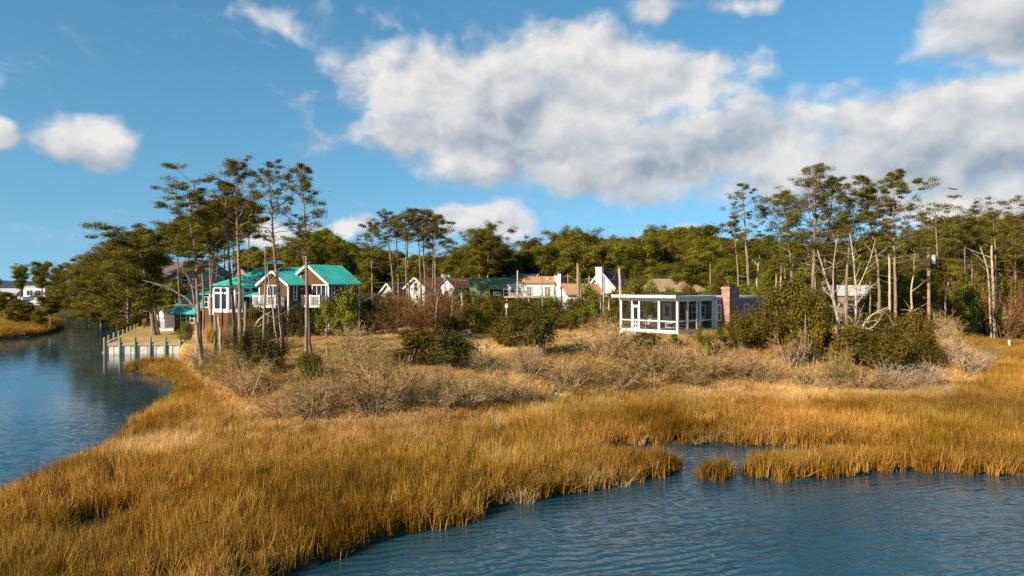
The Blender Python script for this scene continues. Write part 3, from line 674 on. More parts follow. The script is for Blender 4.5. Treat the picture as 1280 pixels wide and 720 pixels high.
G1 = 'tall pines on the point beside the teal-roofed house'
sk = dict(mat='pine_thin', bark='bark')
pine_at('tall pine with layered windswept crown leaning towards the creek, beside the bulkhead lawn', [(253,452),(249,415),(247,370),(245.5,322),(241,290),(237,268),(240,245),(244,229)], 54, G1, 1, r0=.17, crown0=.50, spread=2.5, nl=30, tuft_r=.62, tuft_n=130, flat=.34, bias=(-.5,0), dead=5, twigs=5, shape='flat', elev=(-.02,.28))
pine_at('tall straight pine left of the tallest one, rising before the white sunroom', [(295,425),(292,385),(288,350),(285,310),(282.5,268),(283,244),(286,232)], 56, G1, 2, r0=.165, crown0=.66, spread=2.5, nl=20, tuft_r=.52, tuft_n=100, twigs=4, bias=(-.25,0), dead=14, dead_low=.4)
pine_at('tallest of the point pines with tufted crown, rising before the white sunroom', [(301,425),(300,390),(300,350),(297,300),(295.5,255),(295,225),(297,203)], 55, G1, 3, r0=.18, crown0=.58, spread=2.9, nl=27, tuft_r=.54, tuft_n=105, twigs=4, bias=(.25,0), dead=14, dead_low=.35)
pine_at('thin open-crowned pine with long bare limbs rising before the brown chimney', [(354,436),(351,395),(347,350),(342,305),(339,250),(336,225),(334,206)], 54, G1, 4, r0=.16, crown0=.58, spread=2.7, nl=22, tuft_r=.42, tuft_n=80, bias=(.2,0), dead=14, dead_low=.38, twigs=3, elev=(.1,.5), **sk)
pine_at('open pine with twin crowns of needles rising before the brown gabled wing', [(383,436),(383,395),(384,350),(382,300),(380.5,262),(379,232),(381,207)], 54, G1, 5, r0=.145, crown0=.50, spread=2.3, nl=34, tuft_r=.5, tuft_n=95, bias=(-.15,0), dead=9, dead_low=.3, **sk)
pine_at('slender pine crossing close against the twin-crowned pine before the brown wing', [(388,437),(386,410),(385,380),(383.5,345),(379,318),(377,300),(376,285)], 54.6, G1, 6, r0=.13, crown0=.82, spread=1.2, nl=8, tuft_r=.34, tuft_n=30, dead=6, **sk)

G2 = 'dark pines in the grove above the beige gabled house'
kw = dict(mat='pine', spread=3.0, nl=28, tuft_r=.72, tuft_n=140, leaf=.22, lw=.09, dead=8)
for i, (px, D, top, dx, lab) in enumerate([
    (262,84,262,-2,'dark pine with a broad crown above the beige gable'), (272,88,255,2,'dark pine in the grove whose crown meets the tallest point pine'), (252,80,283,-3,'shorter dark pine overhanging the beige house roof'),
    (281,92,250,1,'dark pine deep in the grove behind the twin straight trunks'), (236,86,278,-4,'dark pine with spreading crown at the creek side of the grove'), (311,94,258,2,'dark pine at the house end of the grove near the teal ridge'),
    (222,92,290,-3,'round dark pine stepping down the grove towards the creek'), (246,98,268,0,'dark pine filling the middle of the grove behind the layered pine'), (292,100,262,2,'dark pine at the back of the grove behind the sunroom'), (266,78,292,3,'slim dark pine standing in front of the beige gable')]):
    pine_at(lab, [(px-dx,395),(px-dx*.5,350),(px,310),(px+dx,top)], D, G2, 20+i, r0=.15, crown0=.70+.02*(i%4), **kw)

# the big broad pines on the creek bank
G3 = 'broad spreading pines along the creek bank'
bank = dict(mat='pine', leaf=.21, lw=.10, tuft_r=.95, tuft_n=200, flat=.38, dead=5, shape='flat', elev=(-.12,.25))
pine_at('big leaning pine on the bulkhead lawn with dark layered boughs over the water', [(193,420),(190,395),(185,365),(181,340),(176,318),(172,300)], 84, G3, 31, r0=.30, crown0=.30, spread=3.9, nl=44, bias=(-.35,-.1), twigs=4, **bank)
pine_at('second leaning trunk on the bulkhead lawn, close beside the big leaning pine', [(197.5,416),(194,395),(189,362),(190,335),(197,305),(203,292)], 85.5, G3, 32, r0=.22, crown0=.55, spread=3.6, nl=30, bias=(-.1,0), **bank)
for i, (px, D, top, sp, lab) in enumerate([
    (160,104,303,5.2,'broad pine at the back corner of the bulkhead lawn'), (143,118,312,5.4,'broad pine on the creek bank just past the bulkhead return wall'), (178,112,292,5.0,'tall broad pine behind the leaning lawn pines'),
    (126,135,322,5.5,'broad pine low over the water farther up the creek bank'), (186,108,287,4.6,'broad pine between the lawn pines and the dark grove'), (112,158,328,6.0,'rounded pine where the creek bends out of sight'),
    (98,190,331,6.0,'small-looking pine far up the creek bank beyond the bend'), (86,215,336,6.0,'farthest pine of the creek bank next to the white waterfront house'), (150,140,308,5.4,'broad pine of the second rank above the creek bank')]):
    pine_at(lab, [(px+1,392 if D>110 else 400),(px,370),(px-1,345),(px-1,top+6)], D, G3, 40+i, r0=.28, crown0=.16, spread=sp, nl=44, bias=(-.2,-.1), **{**bank, 'leaf': .20+.001*D, 'lw': .13, 'shape':'round', 'tuft_r':1.15, 'flat':.55})

# the sparse row of tall pines in the middle
G4 = 'row of tall bare-trunked pines in the middle of the skyline'
mid = dict(mat='pine_thin', leaf=.23, lw=.08, tuft_r=.66, tuft_n=85, dead=8)
for i, (pts, D, c0, sp, nl, lab) in enumerate([
    ([(466,400),(465,350),(464,315),(464,281)],96,.55,2.8,22,'dark-crowned pine at the house end of the bare-trunked row'), ([(494,400),(491,350),(487,315),(482,268)],95,.72,2.6,16,'leaning bare-trunked pine with small crown, first of the row'),
    ([(499,400),(498,350),(496,310),(496,275)],98,.75,2.4,14,'thin bare-trunked pine with a low tufted top near the row start'), ([(509,402),(508,355),(507,310),(506,272)],94,.76,2.5,14,'bare-trunked pine standing in front of the white barn gable'),
    ([(513,398),(511,350),(509,310),(512,270)],99,.72,2.6,16,'bare-trunked pine with a wide umbrella top in the row'), ([(527,398),(526,350),(523,305),(524,266)],95,.74,3.0,18,'tallest flat-topped pine of the row above the rusty roof'),
    ([(533,400),(531,350),(529,305),(531,267)],97,.72,2.6,16,'double-stemmed looking pine over the rusty barn roof'), ([(546,402),(544,350),(543,310),(545,272)],93,.60,3.0,26,'dark stemmed pine with side-swept boughs at the far end of the row'),
    ([(540,402),(541,350),(542,310),(541,278)],96,.70,2.4,14,'slim pine pressed against the side-swept pine')]):
    b = (.45,0) if i == 7 else (0,0)
    pine_at(lab, pts, D, G4, 60+i, r0=.165, crown0=c0, spread=sp, nl=nl, bias=b, **mid)
G5 = 'pale-trunked pines standing before the far wood'
for i, (px, top, D, lab) in enumerate([(592,303,122,'pale-trunked pine above the arched barn end'),(599,296,120,'pale-trunked round-topped pine above the green barn'),(606,298,124,'pale-trunked pine in the middle of the round-topped clump'),(618,294,121,'pale-trunked tall pine above the green barn dormer'),(610,306,118,'pale-trunked lower pine in front of the round-topped clump')]):
    pine_at(lab, [(px,395),(px,350),(px+.5,320),(px,top)], D, G5, 75+i, r0=.22, crown0=.58, spread=3.4, nl=26, tuft_r=.9, tuft_n=115, leaf=.27, lw=.10, dead=6, mat='pine_far', shape='flat')

# the tall group behind the cottage
G6 = 'tall pines behind the porch cottage'
rt = dict(mat='pine_thin', leaf=.20, lw=.08, tuft_r=.62, tuft_n=115, twigs=4)
pine_at('tall lone pine with thin feathery crown behind the brick chimney', [(937,372),(935,340),(932,300),(929.5,262),(928,232)], 80, G6, 80, r0=.2, crown0=.55, spread=2.6, nl=22, dead=6, **{**rt, 'tuft_r':.46, 'tuft_n':38})
pine_at('short leaning companion beside the lone feathery pine', [(924,370),(922,330),(918,295),(919,272)], 82, G6, 81, r0=.16, crown0=.62, spread=2.0, nl=12, bias=(-.2,0), dead=5, **{**rt, 'tuft_r':.5})
pine_at('big full-crowned pine, tallest behind the bleached dead trees', [(1016,375),(1016,340),(1018,300),(1019,260),(1019,214)], 80, G6, 82, r0=.25, crown0=.40, spread=5.0, nl=58, dead=8, **{**rt, 'tuft_r':.72, 'tuft_n':70})
pine_at('bushy pine at the cottage side of the full-crowned pine', [(992,375),(989,340),(986,300),(981,262),(978,246)], 82, G6, 83, r0=.2, crown0=.45, spread=4.0, nl=36, bias=(-.15,0), dead=8, **{**rt, 'mat':'pine', 'tuft_r':.75})
pine_at('pine with crooked open crown between the full-crowned and spreading pines', [(1059,372),(1058,340),(1062,300),(1071,262),(1078,238),(1080,225)], 79, G6, 84, r0=.19, crown0=.45, spread=3.4, nl=34, dead=9, **rt)
pine_at('spreading pine with long dead lower limbs behind the white dead pole', [(1120,385),(1119,345),(1117,300),(1116,260),(1117,240),(1115,218)], 76, G6, 85, r0=.19, crown0=.50, spread=4.0, nl=36, bias=(.25,0), dead=10, **{**rt, 'tuft_r':.55})
pine_at('slim second pine close behind the full-crowned pine', [(1030,372),(1031,330),(1035,290),(1040,250),(1042,224)], 84, G6, 86, r0=.2, crown0=.48, spread=3.2, nl=28, dead=5, **rt)
pine_at('dark pine with low crown over the white gabled roof', [(1045,372),(1044,340),(1042,310),(1044,285)], 86, G6, 87, r0=.24, crown0=.40, spread=3.6, nl=30, dead=4, **{**rt, 'mat':'pine', 'tuft_r':.8})
pine_at('leaning pine reaching towards the spreading pine crown', [(1100,378),(1098,335),(1090,290),(1083,262),(1086,240)], 81, G6, 88, r0=.2, crown0=.62, spread=2.6, nl=20, dead=6, **rt)
G7 = 'pines along the wood edge beyond the marsh'
ed = dict(leaf=.23, lw=.08, tuft_r=.75, tuft_n=95, mat='pine_thin')
for i, (pts, D, c0, sp, nl, lab, sh) in enumerate([
    ([(1173,372),(1172,330),(1170,295),(1169,262)],100,.62,3.4,20,'umbrella-topped pine just beyond the tall utility pole','flat'), ([(1207,372),(1206,330),(1205,300),(1206,266)],104,.66,3.2,20,'bare-trunked pine with a flat top halfway to the frame edge','flat'),
    ([(1250,372),(1247,355),(1244,310),(1242,280),(1238,262)],98,.66,2.6,14,'curving pine with a half-dead top beside the broken snag','flat'), ([(1288,372),(1287,330),(1284,290),(1282,257)],90,.6,4.0,26,'dark pine with its boughs just entering the frame edge','flat'),
    ([(1270,370),(1269,330),(1269,300),(1268,286)],102,.7,2.2,12,'small forked pine near the frame edge','flat'), ([(1216,372),(1214,330),(1212,300),(1212,275)],106,.6,2.6,20,'pine close behind the flat-topped bare trunk','pine'),
    ([(1140,372),(1142,340),(1143,320),(1146,290)],95,.45,3.0,24,'green pine between the white dead pole and the utility pole','pine')]):
    pine_at(lab, pts, D, G7, 90+i, r0=.2, crown0=c0, spread=sp, nl=nl, dead=9, shape=sh, **ed)

# ---------------- the far wood: copies of a few grown trees
def straight(H, sway, seed):
    r = np.random.default_rng(seed); return np.array([(r.normal(0,sway)*k, r.normal(0,sway)*k, H*k/4) for k in range(5)])
wood = [('pine_tree', pine_meshes(200+i, straight(14, .10, i), r0=.24, crown0=[.22,.34,.42,.20,.38,.5,.26,.55][i], spread=[3.4,3.0,3.2,3.6,2.8,3.0,3.3,2.8][i], nl=48, tuft_r=1.1, tuft_n=150, leaf=.33, lw=.165, dead=4, flat=.65, shape=['round','pine','round','round','pine','flat','round','flat'][i], mat='pine_far', elev=(0,.45))) for i in range(8)]
TOPX = [300,330,360,400,440,480,520,560,575,600,640,660,700,740,780,820,860,900,950,1000,1060,1100,1150,1200,1250,1300,1400]
TOPY = [300,316,312,290,304,316,322,320,308,303,313,306,294,291,297,292,290,296,300,304,304,296,292,276,274,276,272]
SEG = [(330,'tall pine of the wood behind the beige gabled house','the beige gabled house'), (452,'pine of the wood rising behind the teal-roofed house','the teal-roofed house'), (575,'dark pine of the wood behind the bare-trunked row','the bare-trunked row'),
       (660,'dense green pine of the wood behind the green barn roof','the green barn'), (745,'dense green pine of the wood behind the orange-roofed white house','the orange-roofed house'), (805,'dense green pine of the wood behind the black-roofed white house','the black-roofed house'),
       (905,'dense green pine of the wood behind the tan hip-roofed house','the tan-roofed house'), (1085,'green pine of the wood behind the tall pines and bleached dead trees','the bleached dead trees'), (1190,'green pine of the wood behind the tall wooden utility pole','the utility pole'), (9999,'dense pine of the wood beyond the marsh pool and broken snag','the marsh pool')]
r = np.random.default_rng(77)
for row, (D, step, dtop, x0, x1) in enumerate([(128, 13.5, 2, 318, 1430), (146, 15, -1, 300, 1420), (112, 17, 26, 560, 1400), (170, 22, -4, 300, 1440)]):
    px = x0+r.uniform(0,step)
    while px < x1:
        d = D+r.uniform(-7,7); top = np.interp(px, TOPX, TOPY)+dtop+7+r.uniform(-7,10)
        if row == 2 and (590 < px < 790): px += step; continue
        x_ = (px-CX)/F*d; g = h1(x_, d); H = CAMH-(top-HZ)/F*d-g; s = H/14.3
        wx_ = s*r.uniform(.85,1.15)*(1.05 if H < 13 else .95)
        lab = next(q for q in SEG if px < q[0])
        place(wood[r.integers(0,8)], lab[1], 'tree', (x_, d, g), r.uniform(0,6.28), (wx_, wx_, s), 'pines of the wood behind '+lab[2])
        px += step*r.uniform(.75,1.25)
for row, (D, step, x0, x1) in enumerate([(100, 22, 905, 1215), (91, 34, 960, 1180)]):      # younger growth at the foot of the wood
    px = x0
    while px < x1:
        if 998 < px < 1092: px += step; continue
        d = D+r.uniform(-3,3); top = 334+row*14+r.uniform(-10,12); x_ = (px-CX)/F*d; g = h1(x_, d); H = CAMH-(top-HZ)/F*d-g; s = H/14.3
        place(wood[[0,3,6,1][r.integers(0,4)]], 'low young pine filling the foot of the wood behind the cottage and dead trees', 'tree', (x_, d, g), r.uniform(0,6.28), (s*1.15, s*1.15, s), 'young pines at the foot of the wood')
        px += step*r.uniform(.75,1.25)
# small pines on the tip of land across the creek and behind it
G8 = 'small pines on the grassy tip across the creek'
for i, (px, D, top, sc_, k, lab) in enumerate([(22,112,376,1.3,0,'small round pine on the grassy tip across the creek, below the white house'), (63,112,372,1.15,5,'leaning small pine at the very end of the grassy tip'), (38,118,383,1.0,3,'low bushy pine in the middle of the grassy tip'), (2,120,366,1.2,2,'small dark pine where the grassy tip leaves the frame'), (48,108,388,.9,6,'low pine in front on the grassy tip, over the grass edge')]):
    x_ = (px-CX)/F*D; g = h1(x_, D); H = CAMH-(top-HZ)/F*D-g; s = H/14.3
    place(wood[k], lab, 'tree', (x_, D, g), i*1.3, (s*1.5*sc_, s*1.5*sc_, s), G8)
for i, (px, D, top, k, lab) in enumerate([(25,205,336,5,'flat-topped dark pine beside the white waterfront house'), (52,215,333,7,'flat-topped pine behind the white waterfront house'), (72,240,342,4,'thin pine over the creek end near the white waterfront house'), (-8,220,345,2,'dark pine at the frame edge on the far bank'), (-45,235,342,0,'round pine past the frame edge on the far bank, nearest it'), (-85,230,340,3,'second round pine past the frame edge on the far bank'), (-130,240,341,6,'outermost round pine past the frame edge on the far bank')]):
    x_ = (px-CX)/F*D; g = h1(x_, D); H = CAMH-(top-HZ)/F*D-g; s = H/14.3
    place(wood[k], lab, 'tree', (x_, D, g), i*2.1, (s*.9, s*.9, s), 'pines around the white waterfront house')

# ---------------- snags and dead trees
def snag(label, pts, D, r0, r1, mat='dead_wood', broken=True, forks=0, seed=0, name='dead_snag', group=None, fl=.25):
    path, base = traced(pts, D); g = Geo(); P = resample(path, 10); rg = np.random.default_rng(900+seed)
    P[1:] += rg.normal(0,.02,(9,3)); g.tube(P, np.linspace(r0, r1, 10), 8)
    e = P[-1]; d = unit(P[-1]-P[-2])
    if broken:                                                        # splintered top
        for i in range(4):
            a = rg.uniform(0,6.28); q = e+np.array((math.cos(a), math.sin(a), 0))*r1*.6
            g.tube(np.array([q-d*.1, q+d*rg.uniform(.12,.45)]), np.array((r1*.55, .008)), 5)
    H = np.linalg.norm(P[-1]-P[0])
    for i in range(forks):
        k = rg.integers(4,9); a = rg.uniform(0,6.28); dd = np.array((math.cos(a), .5*math.sin(a), rg.uniform(.1,.9))); q = P[k]
        g.tube(np.array([q, q+dd*H*fl*.5+rg.normal(0,.05,3), q+dd*H*fl]), np.array((r1*.7, r1*.4, .01)), 5)
    o = link(name, g.mesh(name, M[mat], True)); o.location = base
    return tag(o, label, 'dead tree', group)
S1 = 'dead snags among the point pines'
snag('slim grey dead pine leaning up before the left brown gable', [(328,432),(330,390),(333,350),(331,312)], 54, .12, .04, 'grey_bark', False, 6, 1, group=S1)
snag('slim bare dead pine leaning over the left balcony', [(349,436),(343,400),(338.5,365),(334,335)], 53.5, .11, .05, 'grey_bark', False, 7, 2, group=S1)
snag('short brown broken trunk beside the pampas clumps', [(270,452),(269.5,425),(269,397)], 54, .12, .10, 'grey_bark', True, 0, 3, group=S1)
snag('short white peeled stump leaning beside the brown broken trunk', [(276.5,424),(275,410),(273,397)], 57, .13, .10, 'dead_wood', True, 0, 4, group=S1)
snag('pale thick broken trunk below the sunroom corner', [(307,417),(306.5,398),(307,379)], 58, .16, .13, 'dead_brown', True, 1, 5, group=S1)
snag('leaning forked bleached snag below the low teal roof', [(314,414),(319,404),(326,396),(334,392)], 57, .13, .06, 'dead_wood', True, 3, 6, group=S1)
snag('charred hollow stump trunk with pale cut side at the marsh end of the lawn', [(253.5,455),(251,443),(248,430),(246,405)], 53, .20, .12, 'dead_brown', True, 0, 7, group=S1)
snag('white peeled dead trunk next to the bulkhead end post', [(246,432),(245.5,420),(245,407)], 58, .16, .12, 'dead_wood', True, 0, 8, group=S1)
path, base = traced([(250,418),(249,395),(243,382),(232,372)], 60)
spec = [(path, .13, .07), (np.array([path[-1], path[-1]+np.array((-1.6,-.3,1.0)), path[-1]+np.array((-3.6,-.2,1.5))]), .07, .02), (np.array([path[-2], path[-2]+np.array((-.3,.3,1.6)), path[-2]+np.array((-1.4,.5,3.6))]), .07, .02), (np.array([path[2], path[2]+np.array((-1.8,.2,.1)), path[2]+np.array((-3.4,.3,-.3))]), .05, .015)]
o = link('dead_tree', branchy(5, spec, 'dead_brown', 5, 3)); o.location = base; tag(o, 'bare crooked dead tree with long arched limbs over the low teal roof', 'dead tree', S1)
S2 = 'bleached dead trees behind the round bushes'
def dead_px(label, base_px, D, lines, seed, mat='dead_wood', n2=5):
    x_ = (base_px[0]-CX)/F*D; g = h1(x_, D); b = np.array((x_, D, g)); rg = np.random.default_rng(seed); spec = []
    for pts, r0, r1 in lines:
        P = np.array([W(a, c, D) for a, c in pts])-b; P[:,1] += np.linspace(0, rg.normal(0,.9), len(P)); 
        if pts[0] == base_px: P[0,2] = -.1
        spec.append((P, r0, r1))
    o = link('dead_tree', branchy(seed, spec, mat, n2, 3)); o.location = b; return tag(o, label, 'dead tree', S2)
dead_px('large bleached dead tree with forked antler limbs beside the full-crowned pine', (1052,412), 60, [([(1052,412),(1046,385),(1038,360),(1030,335),(1024,312)], .19, .05), ([(1042,372),(1038,340),(1037,315),(1038,296)], .09, .025), ([(1034,350),(1022,338),(1008,326),(998,318)], .07, .02), ([(1046,385),(1058,365),(1066,350)], .06, .02)], 301)
dead_px('bleached dead tree with upswept white limbs before the white gabled roof', (1070,410), 61, [([(1070,410),(1070,375),(1069,345),(1066,318),(1062,292)], .14, .04), ([(1070,365),(1078,345),(1085,325),(1090,298)], .075, .02), ([(1070,350),(1060,330),(1054,312)], .065, .02), ([(1071,380),(1084,362),(1098,350)], .055, .015)], 302)
dead_px('low bleached dead top sprawling over the green thicket', (1072,425), 56, [([(1072,425),(1078,402),(1090,390),(1104,384)], .14, .03), ([(1075,408),(1086,412),(1098,398)], .08, .02), ([(1072,425),(1066,402),(1052,390),(1030,382)], .10, .02)], 303)
dead_px('pale dead limbs poking out of the olive thicket', (1098,432), 52, [([(1098,432),(1100,415),(1106,407),(1114,404)], .07, .02), ([(1098,432),(1108,424),(1116,420)], .05, .015)], 304)
snag('straight white dead pole between the dead trees and the utility pole', [(1112,392),(1112,360),(1111.5,340),(1112,323)], 68, .15, .10, 'dead_wood', True, 0, 11, group=S2)
snag('short crooked pale dead trunk in front of the utility pole pine', [(1138,392),(1140,375),(1138,360),(1141,348)], 74, .15, .08, 'dead_wood', True, 4, 12, group=S2)
S3 = 'broken pale trunks along the wood behind the cottage'
for i, (px, y0, y1, D, lab, m) in enumerate([(976,372,322,84,'slim broken pale trunk, nearer the chimney of the paired trunks','dead_wood'), (991,372,322,83,'thick broken pale trunk below the bushy pine','dead_wood'), (981,372,338,84,'short pale post-like trunk between two broken trunks','dead_wood'), (970,372,345,82,'shortest pale stub in the brush behind the brick chimney','dead_wood'), (947,374,312,86,'slender white leaning dead tree beside the lone feathery pine','dead_wood'), (888,372,331,92,'thin pole-like dead trunk behind the cottage roof','dead_brown'), (1088,385,352,84,'dark dead trunk beside the white gabled roof','grey_bark'), (1019,380,350,78,'dark thin dead trunk before the white buildings','grey_bark'), (1182,385,352,92,'pale leaning dead trunk past the utility pole','dead_wood'), (1215,370,337,98,'broken trunk among the far edge brush','dead_brown')]):
    lean = -4 if 'leaning' in lab else 0
    snag(lab, [(px,y0),(px+lean*.2,(y0+y1)/2),(px-lean,y1)], D, .20 if 'thick' in lab else .13, .08, m, True, 2 if 'slender' in lab else 0, 20+i, group=S3)
snag('tall broken snag with splintered orange-white top near the marsh pool', [(1243,372),(1241,345),(1240,330),(1239,308)], 96, .24, .14, 'dead_wood', True, 3, 40)
snag('leaning white fork of the splintered snag near the marsh pool', [(1240,340),(1235,330),(1230,318),(1226,311)], 95.6, .15, .08, 'dead_wood', True, 1, 41)
S4 = 'bare trunks standing in the brush before the village houses'
for i, (pts, D, r0, m, lab) in enumerate([([(580,402),(579,385),(577,368)],84,.26,'dead_wood','pale thick stump trunk leaning before the green barn'), ([(723,388),(723,360),(722,331)],86,.27,'dead_brown','stout bare trunk, thicker of the pair by the orange roof'), ([(728,385),(726,365),(724,343)],87,.22,'dead_brown','leaning bare trunk crossing the stout one by the orange roof'), ([(776,376),(775.5,355),(774,337)],84,.27,'dead_wood','stout broken trunk before the black-roofed white house'), ([(679,388),(678,372),(677,355)],80,.12,'grey_bark','thin bare trunk in front of the amber window'), ([(694,388),(694,372),(693,352)],82,.15,'dead_brown','thin bare trunk at the corner of the orange-roofed house'), ([(754,378),(755,362),(754,343)],86,.13,'dead_wood','thin pale trunk before the white chimney gable'), ([(762,408),(762,395),(761,377)],68,.10,'dead_wood','pale forked sapling trunk at the porch corner'), ([(544,410),(545,390),(547,370)],74,.08,'dead_wood','thin pale sapling in the rusty brush'), ([(563,402),(565,385),(566,365)],78,.09,'grey_bark','thin grey sapling beside the rusty brush')]):
    snag(lab, pts, D, r0, r0*.6, m, True, 3 if 'forked' in lab or 'sapling' in lab else 0, 50+i, group=S4)

# ---------------- shrubs
PR = {}
for i in range(4): PR['olive%d'%i] = ('bush', bush_meshes(400+i, mat='olive'))
for i in range(3): PR['green%d'%i] = ('bush', bush_meshes(410+i, mat='green', n=3400, leaf=.17, spiky=.9))
for i in range(3): PR['cedar%d'%i] = ('cedar_bush', bush_meshes(420+i, mat='cedar', n=4600, leaf=.16, lw=.06, spiky=1.1, lobes=18, hole=.05))
for i in range(2): PR['young%d'%i] = ('young_pine', bush_meshes(430+i, w=1.8, h=2.6, mat='green', n=2600, leaf=.22, lw=.05, spiky=1.3, lobes=14, cone=.75))
for i in range(5): PR['bare%d'%i] = ('bare_shrub', twig_bush(440+i))
for i in range(2): PR['grey%d'%i] = ('bare_shrub', twig_bush(450+i, mat='twig_grey', nstem=30))
for i in range(3): PR['budding%d'%i] = ('bare_shrub', twig_bush(455+i, mat='twig_green', nstem=30, sub=8))
for i in range(3): PR['brush%d'%i] = ('brush', twig_bush(460+i, mat='brush', nstem=26, stemmat='brush', h=2.2, w=3.2))
for i in range(1): PR['pale%d'%i] = ('bare_shrub', twig_bush(470+i, mat='twig', nstem=13, sub=9, subsub=6, thick=.045, stemmat='dead_wood', fan=.9))
SZ = {'olive':(3.0,2.1), 'green':(3.1,2.2), 'cedar':(3.1,2.2), 'young':(1.8,2.6), 'bare':(2.75,1.72), 'grey':(2.6,1.65), 'budding':(2.6,1.65), 'brush':(3.0,1.85), 'pale':(2.7,1.75)}
